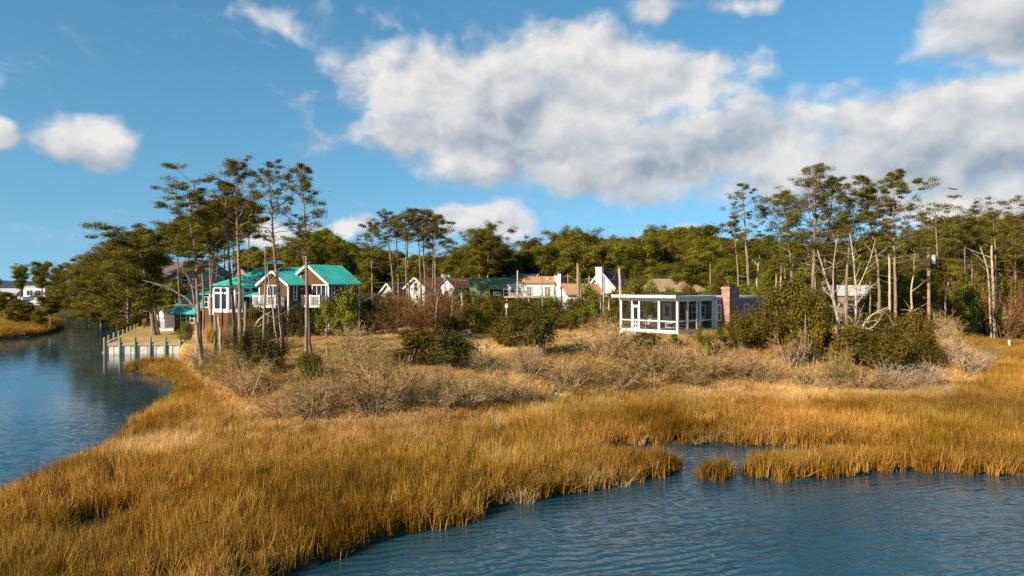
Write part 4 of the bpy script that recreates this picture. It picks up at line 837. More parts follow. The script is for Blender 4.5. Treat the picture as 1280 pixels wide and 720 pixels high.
SH = [
 # the point and the lower thicket
 ('budding',283,482,52,52,None,'tall olive-green shrub at the creek side of the dark cedars'), ('cedar',305,464,42,46,None,'dark cedar, smaller of two below the point pines'), ('cedar',336,474,58,58,None,'dark cedar, larger of two below the point pines'),
 ('bare',312,505,80,52,None,'tan bare shrub below the smaller dark cedar'), ('bare',352,528,60,40,None,'low tan bare shrub at the marsh edge below the large cedar'), ('bare',385,532,85,66,None,'big tan bare shrub at the marsh edge under the olive bush'), ('budding',345,492,60,34,None,'greenish bare shrub in front of the large dark cedar'),
 ('olive',388,480,52,36,None,'small olive bush among tan shrubs beside the grey stump'), ('bare',470,528,118,80,None,'largest tan bare shrub with dark skirts, nearest the marsh'), ('bare',505,512,78,60,None,'wide tan shrub behind the largest bare shrub'), ('bare',440,448,76,44,None,'pale feathery bare shrub at the end of the sandy track'), ('budding',458,474,88,50,None,'olive-tan bare shrub between the sandy track and largest shrub'),
 ('bare',418,505,60,46,None,'tan bare shrub between the two big marsh-edge shrubs'), ('bare',548,516,58,42,None,'tan bare shrub with dark hollow at its foot'), ('olive',520,464,76,50,None,'sunlit olive bush beside the sandy track'), ('cedar',566,468,86,46,None,'dark low cedar spreading beside the sunlit olive bush'), ('cedar',318,440,34,26,None,'dark low bush beneath the pine trunks'),  # dark bush right of the sunlit olive one stands in for its shaded side
 ('budding',258,470,36,40,None,'olive shrub on the bank above the marsh finger'), ('budding',290,440,40,26,None,'olive brush below the white peeled stump'), ('green',330,425,46,22,None,'low green bush under the sunroom pines'), ('green',300,420,36,22,None,'low green bush in front of the pampas clumps'), ('green',232,432,24,24,None,'green shrub at the end post of the bulkhead'), ('budding',362,440,36,22,None,'olive brush at the foot of the open-crowned pine'),
 ('grey',252,456,34,20,None,'grey brush pile shrub by the charred stump'),
 # in front of the teal-roofed house
 ('cedar',373,424,38,44,None,'dark bush in the shade between the two brown wings'), ('green',408,420,38,46,None,'bright green bush in front of the right brown wing'), ('green',437,416,58,54,None,'dark green bush hiding the corner of the right brown wing'), ('green',465,412,44,36,None,'green bush just past the right brown wing'), ('young',487,404,42,40,None,'bright young pine before the orange-roofed shed'), ('cedar',345,418,36,34,None,'dark bush under the left balcony'), ('cedar',396,418,26,32,None,'dark bush under the right balcony'), ('olive',320,410,38,30,None,'olive bush below the teal porch roof'), ('olive',425,428,40,24,None,'olive bush low in front of the dark green corner bush'),  # the dark bush between the wings stands in for deep shadow there
 ('brush',505,412,80,48,None,'rusty brush heap below the white barn gable'), ('brush',540,412,74,60,None,'taller rusty brush below the rusty-roofed barn'), ('green',574,410,44,44,None,'green bush at the foot of the pale stump trunk'), ('brush',478,420,50,26,None,'low rusty brush behind the driftwood logs'), ('olive',556,398,52,28,None,'olive bush between rusty brush and pale stump trunk'),
 # before the village
 ('olive',608,410,62,40,None,'olive bush beside the white bird box post'), ('olive',628,398,48,26,None,'olive bush hiding the end of the green barn'), ('olive',668,404,82,34,None,'large olive bush in front of the white orange-roofed house'), ('olive',702,400,64,31,None,'olive bush in front of the white triangular gable'), ('cedar',690,412,74,38,None,'dark cedar bush below the large olive bush'), ('olive',636,440,68,46,None,'low olive bush in front of the spiky cedar'), ('cedar',676,451,74,58,None,'spiky dark cedar standing alone in the straw'),
 ('green',734,404,42,46,None,'green bush between the stout trunks and the porch'), ('olive',752,396,46,29,None,'olive bush in front of the brick-chimneyed orange roof'), ('olive',786,384,52,40,None,'yellow-green rounded tree-like bush beside the black-roofed house'), ('green',762,414,26,26,None,'small green bush at the porch corner'), ('brush',745,420,36,24,None,'low rusty brush near the porch corner'), ('olive',715,416,30,26,None,'small olive bush beside the bare sand slope'),
 ('bare',658,478,60,46,None,'tan bare shrub below the spiky cedar'), ('bare',757,456,90,52,None,'wide tan bare shrub below the porch corner'), ('bare',706,492,64,44,None,'tan bare shrub in the straw above the driftwood'), ('bare',585,512,78,42,None,'tan shrub beside the two short posts, at the marsh edge'), ('bare',620,508,64,40,None,'tan shrub by the slim marsh stake'), ('budding',742,482,70,44,None,'greenish bare shrub in the slope under the porch'), ('bare',604,470,60,32,None,'tan bare shrub just in front of the short posts'), ('bare',655,508,56,30,None,'low tan shrub beside the pale driftwood'), ('bare',548,492,50,34,None,'tan shrub under the low spreading cedar'),
 # under the cottage
 ('olive',806,441,52,20,None,'low olive bush in front of the porch steps'), ('young',843,438,26,20,None,'small bright pine under the porch corner post'), ('young',874,432,16,26,None,'slim bright young pine beside the porch side wall'), ('young',900,444,26,38,None,'bright young pine against the brick chimney'), ('green',885,448,26,24,None,'low bright green bush below the chimney pine'), ('green',760,398,26,22,None,'green bush just behind the porch corner'),
 ('bare',795,470,90,38,None,'tan bare shrub on the slope below the porch'), ('bare',840,470,74,40,None,'feathery tan shrub below the porch corner post'), ('bare',884,478,76,40,None,'tan shrub at the marsh edge below the chimney'), ('budding',820,482,70,40,None,'greenish bare shrub at the marsh edge below the porch'), ('bare',925,480,70,40,None,'tan shrub at the marsh edge below the rounded olive bush'), ('bare',955,484,60,32,None,'low tan shrub beside the pale-stemmed shrub'), ('bare',770,492,60,34,None,'tan shrub at the marsh edge below the wide bare shrub'), ('bare',860,488,64,30,None,'low tan shrub in the straw edge below the young pine'),
 # the thicket on the rise past the cottage
 ('olive',926,440,56,42,None,'olive bush at the cottage end of the thicket'), ('olive',954,440,64,52,None,'olive bush hiding the grey shingled wall'), ('olive',985,436,90,78,None,'biggest rounded olive bush, right of the grey shingled wall'), ('olive',1015,462,80,90,None,'dark-sided olive bush under the bleached dead tree'), ('pale',990,468,62,50,None,'open shrub with pale branching stems against dark bushes'), ('cedar',1028,462,44,54,None,'dark cedar in the shade behind the pale-stemmed shrub'), ('olive',1062,470,72,60,None,'olive bush in the middle of the thicket'), ('olive',1105,472,90,62,None,'wide olive bush at the marsh side of the thicket'), ('olive',1098,438,80,48,None,'olive bush below the sprawling bleached top'), ('olive',1140,446,66,56,None,'olive bush below the white dead pole'), ('olive',1160,462,46,44,None,'olive bush at the marsh end of the thicket'), ('budding',1048,484,50,50,None,'olive-brown leggy shrub fronting the thicket'), ('grey',1115,488,56,34,None,'grey bare shrub fronting the thicket'), ('grey',1206,470,68,40,None,'pale grey bare shrub, last towards the open marsh'), ('grey',1162,488,46,34,None,'small grey bare shrub beside the last pale one'), ('bare',1186,452,60,40,None,'tan bare shrub behind the last pale grey shrub'), ('bare',1080,490,70,28,None,'low tan shrub in the straw below the thicket'), ('bare',1010,490,76,30,None,'low tan shrub in the straw below the pale-stemmed shrub'), ('bare',1180,425,46,36,None,'tan shrub at the foot of the utility pole slope'),
 # the wood edge
 ('green',1100,402,70,34,None,'green bush under the white dead pole'), ('olive',1065,402,60,40,None,'olive bush under the bleached trees'), ('olive',1150,404,52,34,None,'olive bush at the foot of the utility pole'), ('green',1186,398,50,36,None,'dark green bush past the utility pole'), ('budding',1220,396,62,34,None,'rounded olive-tan shrub at the back of the marsh'), ('green',1240,386,60,30,None,'green bush behind the rounded olive-tan shrub'), ('green',1272,388,52,34,None,'green bush near the frame edge behind the marsh'), ('bare',1268,404,60,30,None,'tan shrub behind the marsh pool'), ('bare',1296,402,50,30,None,'tan shrub at the frame edge behind the marsh pool'), ('green',1210,380,44,30,None,'green bush below the flat-topped bare-trunk pine'), ('brush',1200,374,60,26,None,'rusty brush at the foot of the wood'), ('brush',1255,372,70,26,None,'rusty brush below the long low white roof'), ('olive',1128,388,44,36,None,'olive bush under the spreading pine'),
 ('bare',1232,450,40,22,None,'low tan shrub beyond the open marsh'), ('bare',1195,412,50,24,None,'tan shrub on the straw rise at the back of the marsh'),
]
# bushes standing behind the cottage and among the houses, at a given distance
SD = [('green',815,84,352,366,30,'green bush behind the cottage roof beside the tan hips'), ('green',838,80,360,374,34,'green bush behind the porch roof, in front of the tan roof'), ('olive',860,82,355,374,36,'olive bush behind the porch roof near its middle'), ('green',884,80,356,376,34,'green bush behind the porch roof next to the chimney'), ('green',916,84,352,378,40,'green bush behind the brick chimney'), ('green',938,80,356,380,44,'green bush behind the grey shingled wall'), ('olive',962,78,358,384,44,'olive bush past the end of the shingled wall'), ('green',985,80,356,382,44,'green bush below the broken pale trunks'), ('green',1008,78,360,386,44,'green bush below the white building walls'), ('olive',900,92,346,370,40,'olive bush in the brush below the far wood'), ('green',955,92,344,370,44,'green bush at the foot of the lone feathery pine'), ('olive',1030,84,360,384,40,'olive bush below the white gabled roof'),
      ('green',795,92,352,372,36,'green bush beside the tan hip roof'), ('olive',600,92,378,394,44,'olive bush at the arched barn end'), ('green',470,92,372,394,36,'green bush hiding the blue-gabled shed'), ('olive',520,92,378,396,40,'olive bush below the rusty barn wall'), ('green',500,94,372,392,34,'green bush below the white barn gable'), ('olive',648,92,376,390,44,'olive bush under the white house deck'),
      ('olive',455,84,374,400,44,'olive bush in the gap beside the brown house corner'), ('brush',556,84,366,400,52,'tall rusty brush in front of the rusty low roof'), ('brush',488,88,372,400,48,'rusty brush before the small white cottage'), ('olive',585,80,380,404,44,'olive bush behind the pale stump trunk'), ('olive',616,82,376,404,50,'olive bush behind the white bird box'), ('olive',648,84,374,404,46,'olive bush below the raised deck'), ('green',684,84,374,404,44,'green bush below the second amber window'), ('olive',720,84,372,402,44,'olive bush behind the stout bare trunks'), ('green',742,80,366,402,36,'green bush below the brick-chimneyed orange roof'), ('olive',766,78,370,402,40,'olive bush just behind the porch end'), ('olive',600,78,388,408,40,'rounded olive bush in the shade by the sandy track'), ('olive',660,76,388,410,50,'low olive bush beneath the large olive bush'), ('brush',770,76,384,410,34,'rusty brush tangled at the porch end'), ('brush',525,78,380,410,56,'rusty brush in front of the bare-trunked pines'),
      ('brush',496,72,378,416,64,'rusty brush mound above the driftwood logs'), ('brush',540,70,372,416,60,'tall rusty brush thicket between the sandy track and the barn'), ('brush',575,74,384,414,44,'rusty brush around the foot of the pale stump trunk'), ('olive',560,68,394,418,40,'dark olive bush at the front of the rusty brush'), ('olive',594,70,384,414,52,'full olive bush beside the sandy track end'), ('olive',700,72,382,412,56,'full olive bush under the cedar in front of the village'), ('green',728,70,384,414,36,'leafy green bush on the sand slope'),
      ('green',212,96,352,395,60,'dense green bush in front of the beige house wall'), ('olive',240,98,362,396,50,'olive bush between the beige house and the low teal roof'), ('green',180,108,352,398,60,'dense bush on the bank behind the bulkhead lawn'), ('olive',160,122,356,396,54,'bush low on the bank past the bulkhead'), ('olive',140,140,360,394,54,'bush at the water on the farther creek bank'), ('olive',120,165,366,392,46,'bush at the water where the creek bends')]
cnt = {}
r = np.random.default_rng(5)
NVAR = {'olive':4,'green':3,'cedar':3,'young':2,'bare':5,'grey':2,'budding':3,'brush':3,'pale':1}
GRP = {'olive':'olive bushes of the thickets','green':'green bushes','cedar':'dark cedar bushes','young':'young bright pines','bare':'bare tan shrubs of the slope','grey':'grey bare shrubs','budding':'olive-tan bare shrubs','brush':'rusty brush heaps','pale':None}
CATS = {'young':'tree'}
def put_shrub(kind, x_, y_, g, wm, hm, lab):
    k = cnt.get(kind, 0); cnt[kind] = k+1; sw, sh = SZ[kind]; pr = PR['%s%d' % (kind, k % NVAR[kind])]
    sx = wm/sw; place(pr, lab, CATS.get(kind, 'shrub'), (x_, y_, g-.05), r.uniform(0,6.28), (sx*r.uniform(.95,1.05), sx*r.uniform(.85,1.05), hm/sh), GRP[kind])
SHRUB_XY = []
for kind, px, py, w, h, _, lab in SH:
    x_, y_, g = hit(px, py)
    fix = 69.0+(px % 7)*.35 if (300 < px < 442 and py < 430) else (95.0+(px % 11)*.9 if y_ > 95 else 0)
    if fix:
        x_ = (px-CX)/F*fix; g = h1(x_, fix); put_shrub(kind, x_, fix, g, w*fix/F*1.1, max(1.0, CAMH-(py-h-HZ)/F*fix-g), lab); continue
    y2 = y_+.25*w*y_/F; x2 = x_*y2/y_; SHRUB_XY.append((x2, y2, w*y_/F/2))
    put_shrub(kind, x2, y2, h1(x2, y2), w*y_/F*1.04, h*y_/F*1.0, lab)
for kind, px, D, top, base_, w, lab in SD:
    x_ = (px-CX)/F*D; g = h1(x_, D); put_shrub(kind, x_, D, g, w*D/F*1.1, max(1.2, CAMH-(top-HZ)/F*D-g), lab)
# pampas clumps
pm = Geo(); rg = np.random.default_rng(3); n = 260
a = rg.uniform(0,6.28,n); A = np.stack([.2*np.cos(a), .2*np.sin(a), 0*a], -1); B = np.stack([np.cos(a)*rg.uniform(.1,.7,n), np.sin(a)*rg.uniform(.1,.7,n), rg.uniform(1.2,2.6,n)], -1); pm.tri(*spikes(rg, A, B, .07))
pampas = ('pampas_clump', {'pampas_clump': pm.mesh('pampas_clump', M['pale_grass'])})
for px, D, s, lab in ((282,60,.95,'tall straw-coloured pampas clump, fullest below the sunroom'), (294,62,.9,'pampas clump between the two straight pines'), (262,66,.95,'pampas clump by the white stairs'), (236,76,.8,'round pampas clump at the lawn edge'), (180,98,.55,'small round straw clump at the back corner of the lawn'), (205,96,.4,'tiny straw clump along the deck'), (215,94,.4,'tiny straw clump at the foot of the stairs')):
    x_ = (px-CX)/F*D; place(pampas, lab, 'grass clump', (x_, D, h1(x_, D)), px, (s,s,s), 'pampas clumps by the house')

# driftwood, logs and fallen pieces
def log(label, px, py, length, ang, r0, mat='dead_wood', seed=0, group='driftwood and logs on the ground', tilt=.06):
    x_, y_, g = hit(px, py); gg = Geo(); rg = np.random.default_rng(seed); q = np.linspace(-.5,.5,8)
    P = np.stack([q*length*math.cos(ang), q*length*math.sin(ang), 0*q], -1)
    P[:,2] = height(x_+P[:,0], y_+P[:,1])-g+r0*.8+tilt*length*(q+.5)*.3; P += rg.normal(0,.02,(8,3))*length*.3
    gg.tube(P, r0*(1-.4*(q+.5)), 7)
    if length > 1.2: gg.tube(np.array([P[4], P[4]+np.array((.25,.1,.35))*length*.5]), np.array((r0*.5,.015)), 5)
    o = link('log', gg.mesh('log', M[mat], True)); o.location = (x_, y_, g); tag(o, label, 'log', group)
for i, (px, py, L, an, r0, lab) in enumerate([(492,409,2.6,.25,.16,'thick pale log at the foot of the rusty brush'), (506,413,1.6,-.1,.14,'short pale log beside the thick one'), (520,413,1.2,.1,.12,'shorter chunk of log, last of three by the rusty brush'), (676,501,4.2,.02,.07,'long pale driftwood plank lying at the marsh edge'), (690,497,2.6,.3,.05,'thin driftwood branch above the long plank'), (685,489,2.2,-.35,.05,'tilted driftwood stick over the others'), (1218,390,5.5,.06,.10,'long fallen pale trunk at the back of the marsh'), (244,452,2.6,-.4,.16,'fallen log with a dark end at the lawn corner'), (260,449,1.8,.5,.08,'grey fallen branch by the charred stump'), (730,424,1.4,.1,.16,'pale stone-coloured log on the sand slope'), (765,421,1.8,.05,.10,'flat pale log just below the porch'), (372,536,3.0,.25,.06,'thin fallen branch at the marsh edge under the bare shrub')]):
    log(lab, px, py, L, an, r0, seed=i)
# ------------------------------------------------------------------ buildings
def window(parent, c, a, n, w, h, nx=1, ny=2, fr='white', pane='glass', t=.09, name='window'):
    """frame with muntins, and its pane as a sub-part; c = centre on the wall face, a = along, n = outward"""
    c, a, n = (np.array(q, float) for q in (c, a, n)); z = np.array((0,0,1.)); f = MB(); d = n*.05
    for s in (-1, 1):
        f.obox(c+a*s*(w/2)+d, a*t/2, d, z*(h/2+t/2)); f.obox(c+z*s*(h/2)+d, a*(w/2-t/2-.003), d, z*t/2)
    for i in range(1, nx): f.obox(c+a*(-w/2+w*i/nx)+d*.8, a*t*.35, d*.8, z*(h/2-t/2-.003))
    for i in range(1, ny): f.obox(c+z*(-h/2+h*i/ny)+d*.75, a*(w/2-t/2-.003), d*.75, z*t*.3)
    o = f.build(name, M[fr], parent)
    MB().obox(c+n*.025, a*(w/2-t/2+.01), n*.02, z*(h/2-t/2+.01)).build('pane', M[pane], o)
    return o
def gable_roof(mb, x0, x1, y0, y1, ze, zr, along='y', oh=.3, th=.14, ribs=None, drop=None):
    """two pitched slabs; ridge along x or y"""
    if along == 'y':
        xm = (x0+x1)/2; dz = (zr-ze)/(xm-x0)*oh
        A = [((xm,y0-oh,zr),(x0-oh,y0-oh,ze-dz),(x0-oh,y1+oh,ze-dz),(xm,y1+oh,zr)), ((x1+oh,y0-oh,ze-dz),(xm,y0-oh,zr),(xm,y1+oh,zr),(x1+oh,y1+oh,ze-dz))]
    else:
        ym = (y0+y1)/2; dz = (zr-ze)/(ym-y0)*oh
        A = [((x0-oh,y0-oh,ze-dz),(x1+oh,y0-oh,ze-dz),(x1+oh,ym,zr),(x0-oh,ym,zr)), ((x0-oh,ym,zr),(x1+oh,ym,zr),(x1+oh,y1+oh,ze-dz),(x0-oh,y1+oh,ze-dz))]
    for q in A:
        q = [np.array(p, float) for p in q]
        n = np.cross(q[1]-q[0], q[2]-q[1])
        if n[2] < 0: q = q[::-1]
        q = [p+np.array((0,0,th)) for p in q]; mb.poly(q, th)
        if ribs: seams(mb, q, along, ribs)
def seams(mb, q, along, sp):
    """standing seams running down the slope"""
    k = 1 if along == 'y' else 0                                   # ridge axis
    lo = min(p[k] for p in q)+.02; hi = max(p[k] for p in q)-.02
    zt = max(p[2] for p in q); top = [p for p in q if abs(p[2]-zt) < 1e-3]; zb = min(p[2] for p in q); bot = [p for p in q if abs(p[2]-zb) < 1e-3]
    j = 1-k; n = max(2, int((hi-lo)/sp))
    for i in range(n+1):
        s = lo+(hi-lo)*i/n; a = np.zeros(3); b = np.zeros(3); a[k] = b[k] = s; a[j] = top[0][j]; a[2] = zt+.012; b[j] = bot[0][j]; b[2] = zb+.012
        mb.bar(a, b, .05, .05)
def gable_walls(mb, x0, x1, y0, y1, z0, ze, zr, along='y'):
    mb.box(x0, x1, y0, y1, z0, ze)
    if along == 'y': mb.prism([(x0,y0,ze-.001),(x1,y0,ze-.001),((x0+x1)/2,y0,zr)], (0,y1-y0,0))
    else: mb.prism([(x0,y0,ze-.001),(x0,y1,ze-.001),(x0,(y0+y1)/2,zr)], (x1-x0,0,0))
def rake(mb, x0, x1, y, ze, zr, oh=.3, w=.10, h=.24):
    xm = (x0+x1)/2; dz = (zr-ze)/(xm-x0)*oh
    mb.bar((x0-oh,y,ze-dz+.02),(xm-.02,y,zr+.02), w, h); mb.bar((x1+oh,y,ze-dz+.02),(xm+.02,y,zr+.02), w, h)
def balcony(parent, x0, x1, y0, y1, z, h=1.05):
    f = MB(); f.box(x0, x1, y0, y1, z-.22, z)
    f.box(x0, x1, y0-.03, y0+.05, z+h-.08, z+h+.02); f.box(x0-.03, x0+.05, y0+.06, y1, z+h-.08, z+h+.02); f.box(x1-.05, x1+.03, y0+.06, y1, z+h-.08, z+h+.02)
    for x in (x0, (x0+x1)/2, x1): f.box(x-.06, x+.06, y0-.05, y0+.07, z+.003, z+h+.12)
    o = f.build('balcony', M['white_rail'], parent); b = MB(); n = int((x1-x0)/.19)
    for i in range(1, n):
        x = x0+(x1-x0)*i/n; b.box(x-.022, x+.022, y0-.01, y0+.03, z+.01, z+h-.085)
    for s in (x0, x1):
        for i in range(1, 8): y = y0+.1+(y1-y0-.1)*i/8; b.box(s-.015, s+.015, y-.035, y+.035, z+.01, z+h-.085)
    b.build('baluster', M['white_rail'], o); return o

# ---- the teal-roofed house
g0 = 2.2
H1 = thing('wooden_house', 'brown two-storey waterfront house with bright teal metal roofs, white sunroom and balconies', 'house', (-19.6, 74.0, g0), R(-30))
w = MB(); gable_walls(w, -5.9, 0, 0, 4.6, -.6, 5.45, 7.4); w.build('wall', M['brown_wall'], H1)
w = MB(); gable_walls(w, -7.3, -2.95, -2.86, 4.0, -.6, 5.35, 6.65); w.box(-19,-5.95,1.0,8,-.6,4.95); w.box(-12.3,-7.35,0.1,.997,-.6,4.2); w.box(-21.5,-16.5,.3,3.6,-.6,4.3); w.box(-26.7,-21.55,0,3.5,-.6,2.05); w.build('wall', M['brown_wall'], H1)
r_ = MB(); gable_roof(r_, -5.9, 0, 0, 4.6, 5.45, 7.4, 'y', .32, .12, .45); r_.build('roof', M['teal'], H1)
r_ = MB(); gable_roof(r_, -7.3, -2.95, -2.86, 3.9, 5.35, 6.65, 'y', .3, .12, .45); r_.build('roof', M['teal'], H1)
r_ = MB()                                                            # main block, hipped at the creek end
ze, zr, x0, x1, y0, y1, ym = 4.95, 7.25, -19.4, -5.2, .6, 8.4, 4.5; xr = -16.2
for q in ([(x0,y0,ze),(x1,y0,ze),(x1,ym,zr),(xr,ym,zr)], [(x1,y1,ze),(x0,y1,ze),(xr,ym,zr),(x1,ym,zr)], [(x0,y1,ze),(x0,y0,ze),(xr,ym,zr)]): r_.poly([(a,b,c+.12) for a,b,c in q], .12)
for i in range(24):
    x = xr+(x1-xr)*i/23; r_.bar((x,ym,zr+.132),(x,y0,ze+.132), .05)
r_.prism([(x1-.02,y0,ze),(x1-.02,y1,ze),(x1-.02,ym,zr)], (-.1,0,0)); r_.build('roof', M['teal'], H1)
r_ = MB(); r_.poly([(-12.2,-1.2,4.05),(-7.0,-1.2,4.05),(-7.0,1.0,4.75),(-12.2,1.0,4.75)], .1); r_.poly([(-21.8,-.3,4.22),(-15.8,-.3,4.22),(-15.8,3.9,5.0),(-21.8,3.9,5.0)], .12)
for i in range(12): x = -21.7+5.8*i/11; r_.bar((x,-.28,4.235),(x,3.9,5.012), .05)
r_.build('porch_roof', M['teal'], H1)
r_ = MB(); r_.poly([(-27.0,-.75,1.75),(-21.45,-.75,1.75),(-21.45,2.3,4.2),(-27.0,2.3,4.2)], .12); r_.poly([(-27.0,2.303,4.2),(-21.45,2.303,4.2),(-21.45,4.2,2.6),(-27,4.2,2.6)], .12)
for i in range(14): x = -26.95+5.45*i/13; r_.bar((x,-.75,1.762),(x,2.3,4.212), .06)
r_.build('porch_roof', M['teal'], H1)
t_ = MB(); rake(t_, -5.9, 0, -.36, 5.47, 7.44, .32); rake(t_, -7.3, -2.95, -3.2, 5.37, 6.69, .3)
for x, y in ((.03,-.03), (-2.92,-2.89), (-7.33,-2.89), (.03,4.6)): t_.box(x-.11, x+.05, y-.05, y+.11, -.5, 5.3)
t_.box(-.02,.06,-.3,4.9,5.22,5.40); t_.prism([(-21.48,-.6,1.9),(-21.48,3.4,2.9),(-21.48,2.3,4.1)], (.06,0,0)); t_.prism([(-27.05,-.6,1.9),(-27.05,3.4,2.9),(-27.05,2.3,4.1)], (.06,0,0)); t_.build('trim', M['white'], H1)
gw = MB(); gw.prism([(-26.7,0,2.051),(-26.7,3.5,2.051),(-26.7,2.25,4.0)], (5.1,0,0)); gw.build('wall', M['brown_wall'], H1)
v_ = MB(); v_.cyl((-4.3,-.02,6.2),(-4.3,-.09,6.2),.28,.28,14); v_.build('vent', M['white'], H1)
X_, N_ = (0,1,0), (1,0,0)                                             # the side walls
window(H1, (0,.6,4.5), X_, N_, .42, 1.5); window(H1, (0,2.55,4.5), X_, N_, .42, 1.5); window(H1, (0,2.55,2.3), X_, N_, .42, 1.15)
window(H1, (-2.95,-2.0,4.45), X_, N_, .42, 1.55); window(H1, (-2.95,-2.0,2.2), X_, N_, .42, 1.0)
A_, B_ = (1,0,0), (0,-1,0)                                            # the front walls
window(H1, (-1.35,0,4.2), A_, B_, 2.0, 2.15, 3, 1, name='sliding_door'); window(H1, (-1.35,0,1.4), A_, B_, 2.0, 1.9, 2, 1)
window(H1, (-5.2,-2.86,4.2), A_, B_, 1.7, 2.05, 2, 1, name='sliding_door'); window(H1, (-5.2,-2.86,1.4), A_, B_, 1.6, 1.6, 2, 1)
balcony(H1, -2.75, -.08, -1.25, -.01, 3.1); balcony(H1, -6.9, -3.5, -4.1, -2.87, 3.1)
window(H1, (-10.0,.1,3.1), A_, B_, 1.1, 1.7, 2, 1); window(H1, (-8.4,.1,3.1), A_, B_, .8, 1.6, 1, 1)
# sunroom: a white five-sided bay on a brown base
pts = [(-16.6,1.0),(-16.6,-1.3),(-15.6,-2.5),(-13.1,-2.5),(-12.1,-1.3),(-12.1,1.0)]
sb = MB(); sb.poly([(x,y,2.15) for x,y in pts], 2.7); sb.build('sunroom_base', M['brown_wall'], H1)
sw = MB(); sw.poly([(x,y,2.55) for x,y in pts], .397); sw.poly([(x,y,5.25) for x,y in pts], .35); sw.box(-16.0,-12.7,.9,1.0,2.55,4.9)
sr = sw.build('sunroom', M['white'], H1); pn = MB()
for (ax, ay), (bx, by) in zip(pts[:-1], pts[1:]):
    L_ = math.hypot(bx-ax, by-ay); a = np.array(((bx-ax)/L_, (by-ay)/L_, 0)); nrm = np.array((a[1], -a[0], 0)); nbay = max(1, round(L_/1.0)); fr = MB(); c0 = np.array((ax, ay, 0.))-nrm*.12
    for i in range(nbay+1):
        p = c0+a*(L_*i/nbay); fr.box(p[0]-.11, p[0]+.11, p[1]-.11, p[1]+.11, 2.551, 4.899)
    m_ = c0+a*L_/2; fr.obox(m_+np.array((0,0,4.35)), a*(L_/2-.12), nrm*.06, (0,0,.10)); f_ = fr.build('window', M['white'], H1)
    MB().obox(m_-nrm*.05+np.array((0,0,3.72)), a*(L_/2-.05), nrm*.02, (0,0,1.16)).build('pane', M['glass'], f_)
rp_ = MB(); ap = (-13.9, .2, 6.45); ov = [(-16.95,1.0),(-16.95,-1.45),(-15.75,-2.9),(-12.95,-2.9),(-11.75,-1.45),(-11.75,1.0)]
for (ax, ay), (bx, by) in zip(ov[:-1], ov[1:]): rp_.poly([(ax,ay,5.27),(bx,by,5.27),ap], .05)
rp_.poly([(-11.75,1.0,5.27),(-11.75,3.2,6.2),(-16.9,3.2,6.2),(-16.95,1.0,5.27)], .05); rp_.poly([(x,y,5.255) for x,y in ov], .05); rp_.build('sunroom_roof', M['teal'], H1)
c_ = MB(); c_.box(-12.25,-11.0,2.4,3.5,4.5,7.75); ch = c_.build('chimney', M['brown_wall'], H1); cp = MB(); cp.box(-12.4,-10.85,2.25,3.65,7.753,8.05); cp.box(-12.15,-11.1,2.5,3.4,8.053,8.2)
for x in (-12.25,-11.0): cp.box(x-.1, x+.1, 2.33, 2.38, 5.9, 7.75)
cp.build('chimney_cap', M['white'], ch)
# the white-framed low rooms towards the creek
lw_ = MB(); lw_.box(-19.4,-16.62,-.28,.25,1.7,4.15); lw_.build('bay', M['white'], H1)
window(H1, (-18.9,-.28,3.1), A_, B_, .75, 1.5, 1, 2); window(H1, (-17.4,-.28,2.9), A_, B_, 1.1, 1.9, 2, 2); window(H1, (-20.6,.3,3.2), A_, B_, .7, 1.3)
window(H1, (-24.6,0,1.15), A_, B_, 1.1, 1.2, 1, 2); window(H1, (-22.9,0,1.15), A_, B_, .8, 1.1, 1, 2)
st = MB()
for i in range(6): st.box(-27.6+.35*i, -26.9+.35*i, -1.9, -.9, .0+.001*i, .3+.25*i)
st.bar((-27.7,-1.9,1.1),(-25.8,-1.9,2.3), .10, .25); st.bar((-27.7,-1.9,.5),(-25.8,-1.9,1.7), .08, .7); st.build('stair', M['white'], H1)
# the deck in front of it
dk = thing('wooden_deck', 'low grey timber deck with white skirting at the back of the bulkhead lawn', 'deck', (-42.0, 92.0, 1.25), R(-8))
d = MB(); d.box(-5.5,3.5,-.6,.9,.45,.6); d.box(-1.5,4.4,.95,2.6,.75,.9); d.build('deck_boards', M['deck'], dk)
d = MB(); d.box(-5.4,3.4,-.55,-.45,-.3,.447); d.box(-1.4,4.3,1.02,1.1,-.3,.747); d.build('skirting', M['white_worn'], dk)
d = MB()
for i in range(6): d.box(-1.5+1.18*i-.05, -1.5+1.18*i+.05, 2.5, 2.6, .9, 1.8)
d.box(-1.55,4.45,2.48,2.62,1.8,1.9); d.box(-1.55,4.45,2.52,2.58,1.3,1.4); d.build('railing', M['white'], dk)

# ---- the porch cottage
gc = 3.5
H2 = thing('beach_cottage', 'low flat-roofed shingled cottage with white screened porch and brick chimney', 'cottage', (13.2, 55.0, gc), R(-45))
# local: x = right along the porch front, y = away from the viewer; the porch corner is the origin, the front runs to x = -5.65
fr = MB()
def post(x, y, s=.09, z0=.33, z1=2.66): fr.box(x-s, x+s, y-s, y+s, z0, z1)
for x in (-5.56, -1.79, -.09): post(x, .09)
for x in (-4.46, -3.72): post(x, .09, .06)
for y in (1.62, 3.06, 3.58, 5.7): post(-.09, y, .06 if y < 5 else .09)
fr.box(-5.65, .0, .0, .18, 2.662, 2.92); fr.box(-.18, .0, .183, 5.79, 2.662, 2.92)                # head beams
fr.box(-5.65, .02, -.02, .19, .08, .328); fr.box(-.19, .02, .193, 3.1, .08, .328); fr.box(-.15,-.02,3.15,5.6,.2,.32)
for a, b in ((-5.46,-4.53), (-3.65,-1.89), (-1.69,-.19)): fr.box(a, b, .06, .12, 1.0, 1.09)
for a, b in ((.19,1.55), (1.69,2.99), (3.65,5.6)): fr.box(-.12, -.06, a, b, 1.0, 1.09)
fr.build('porch_frame', M['white'], H2)
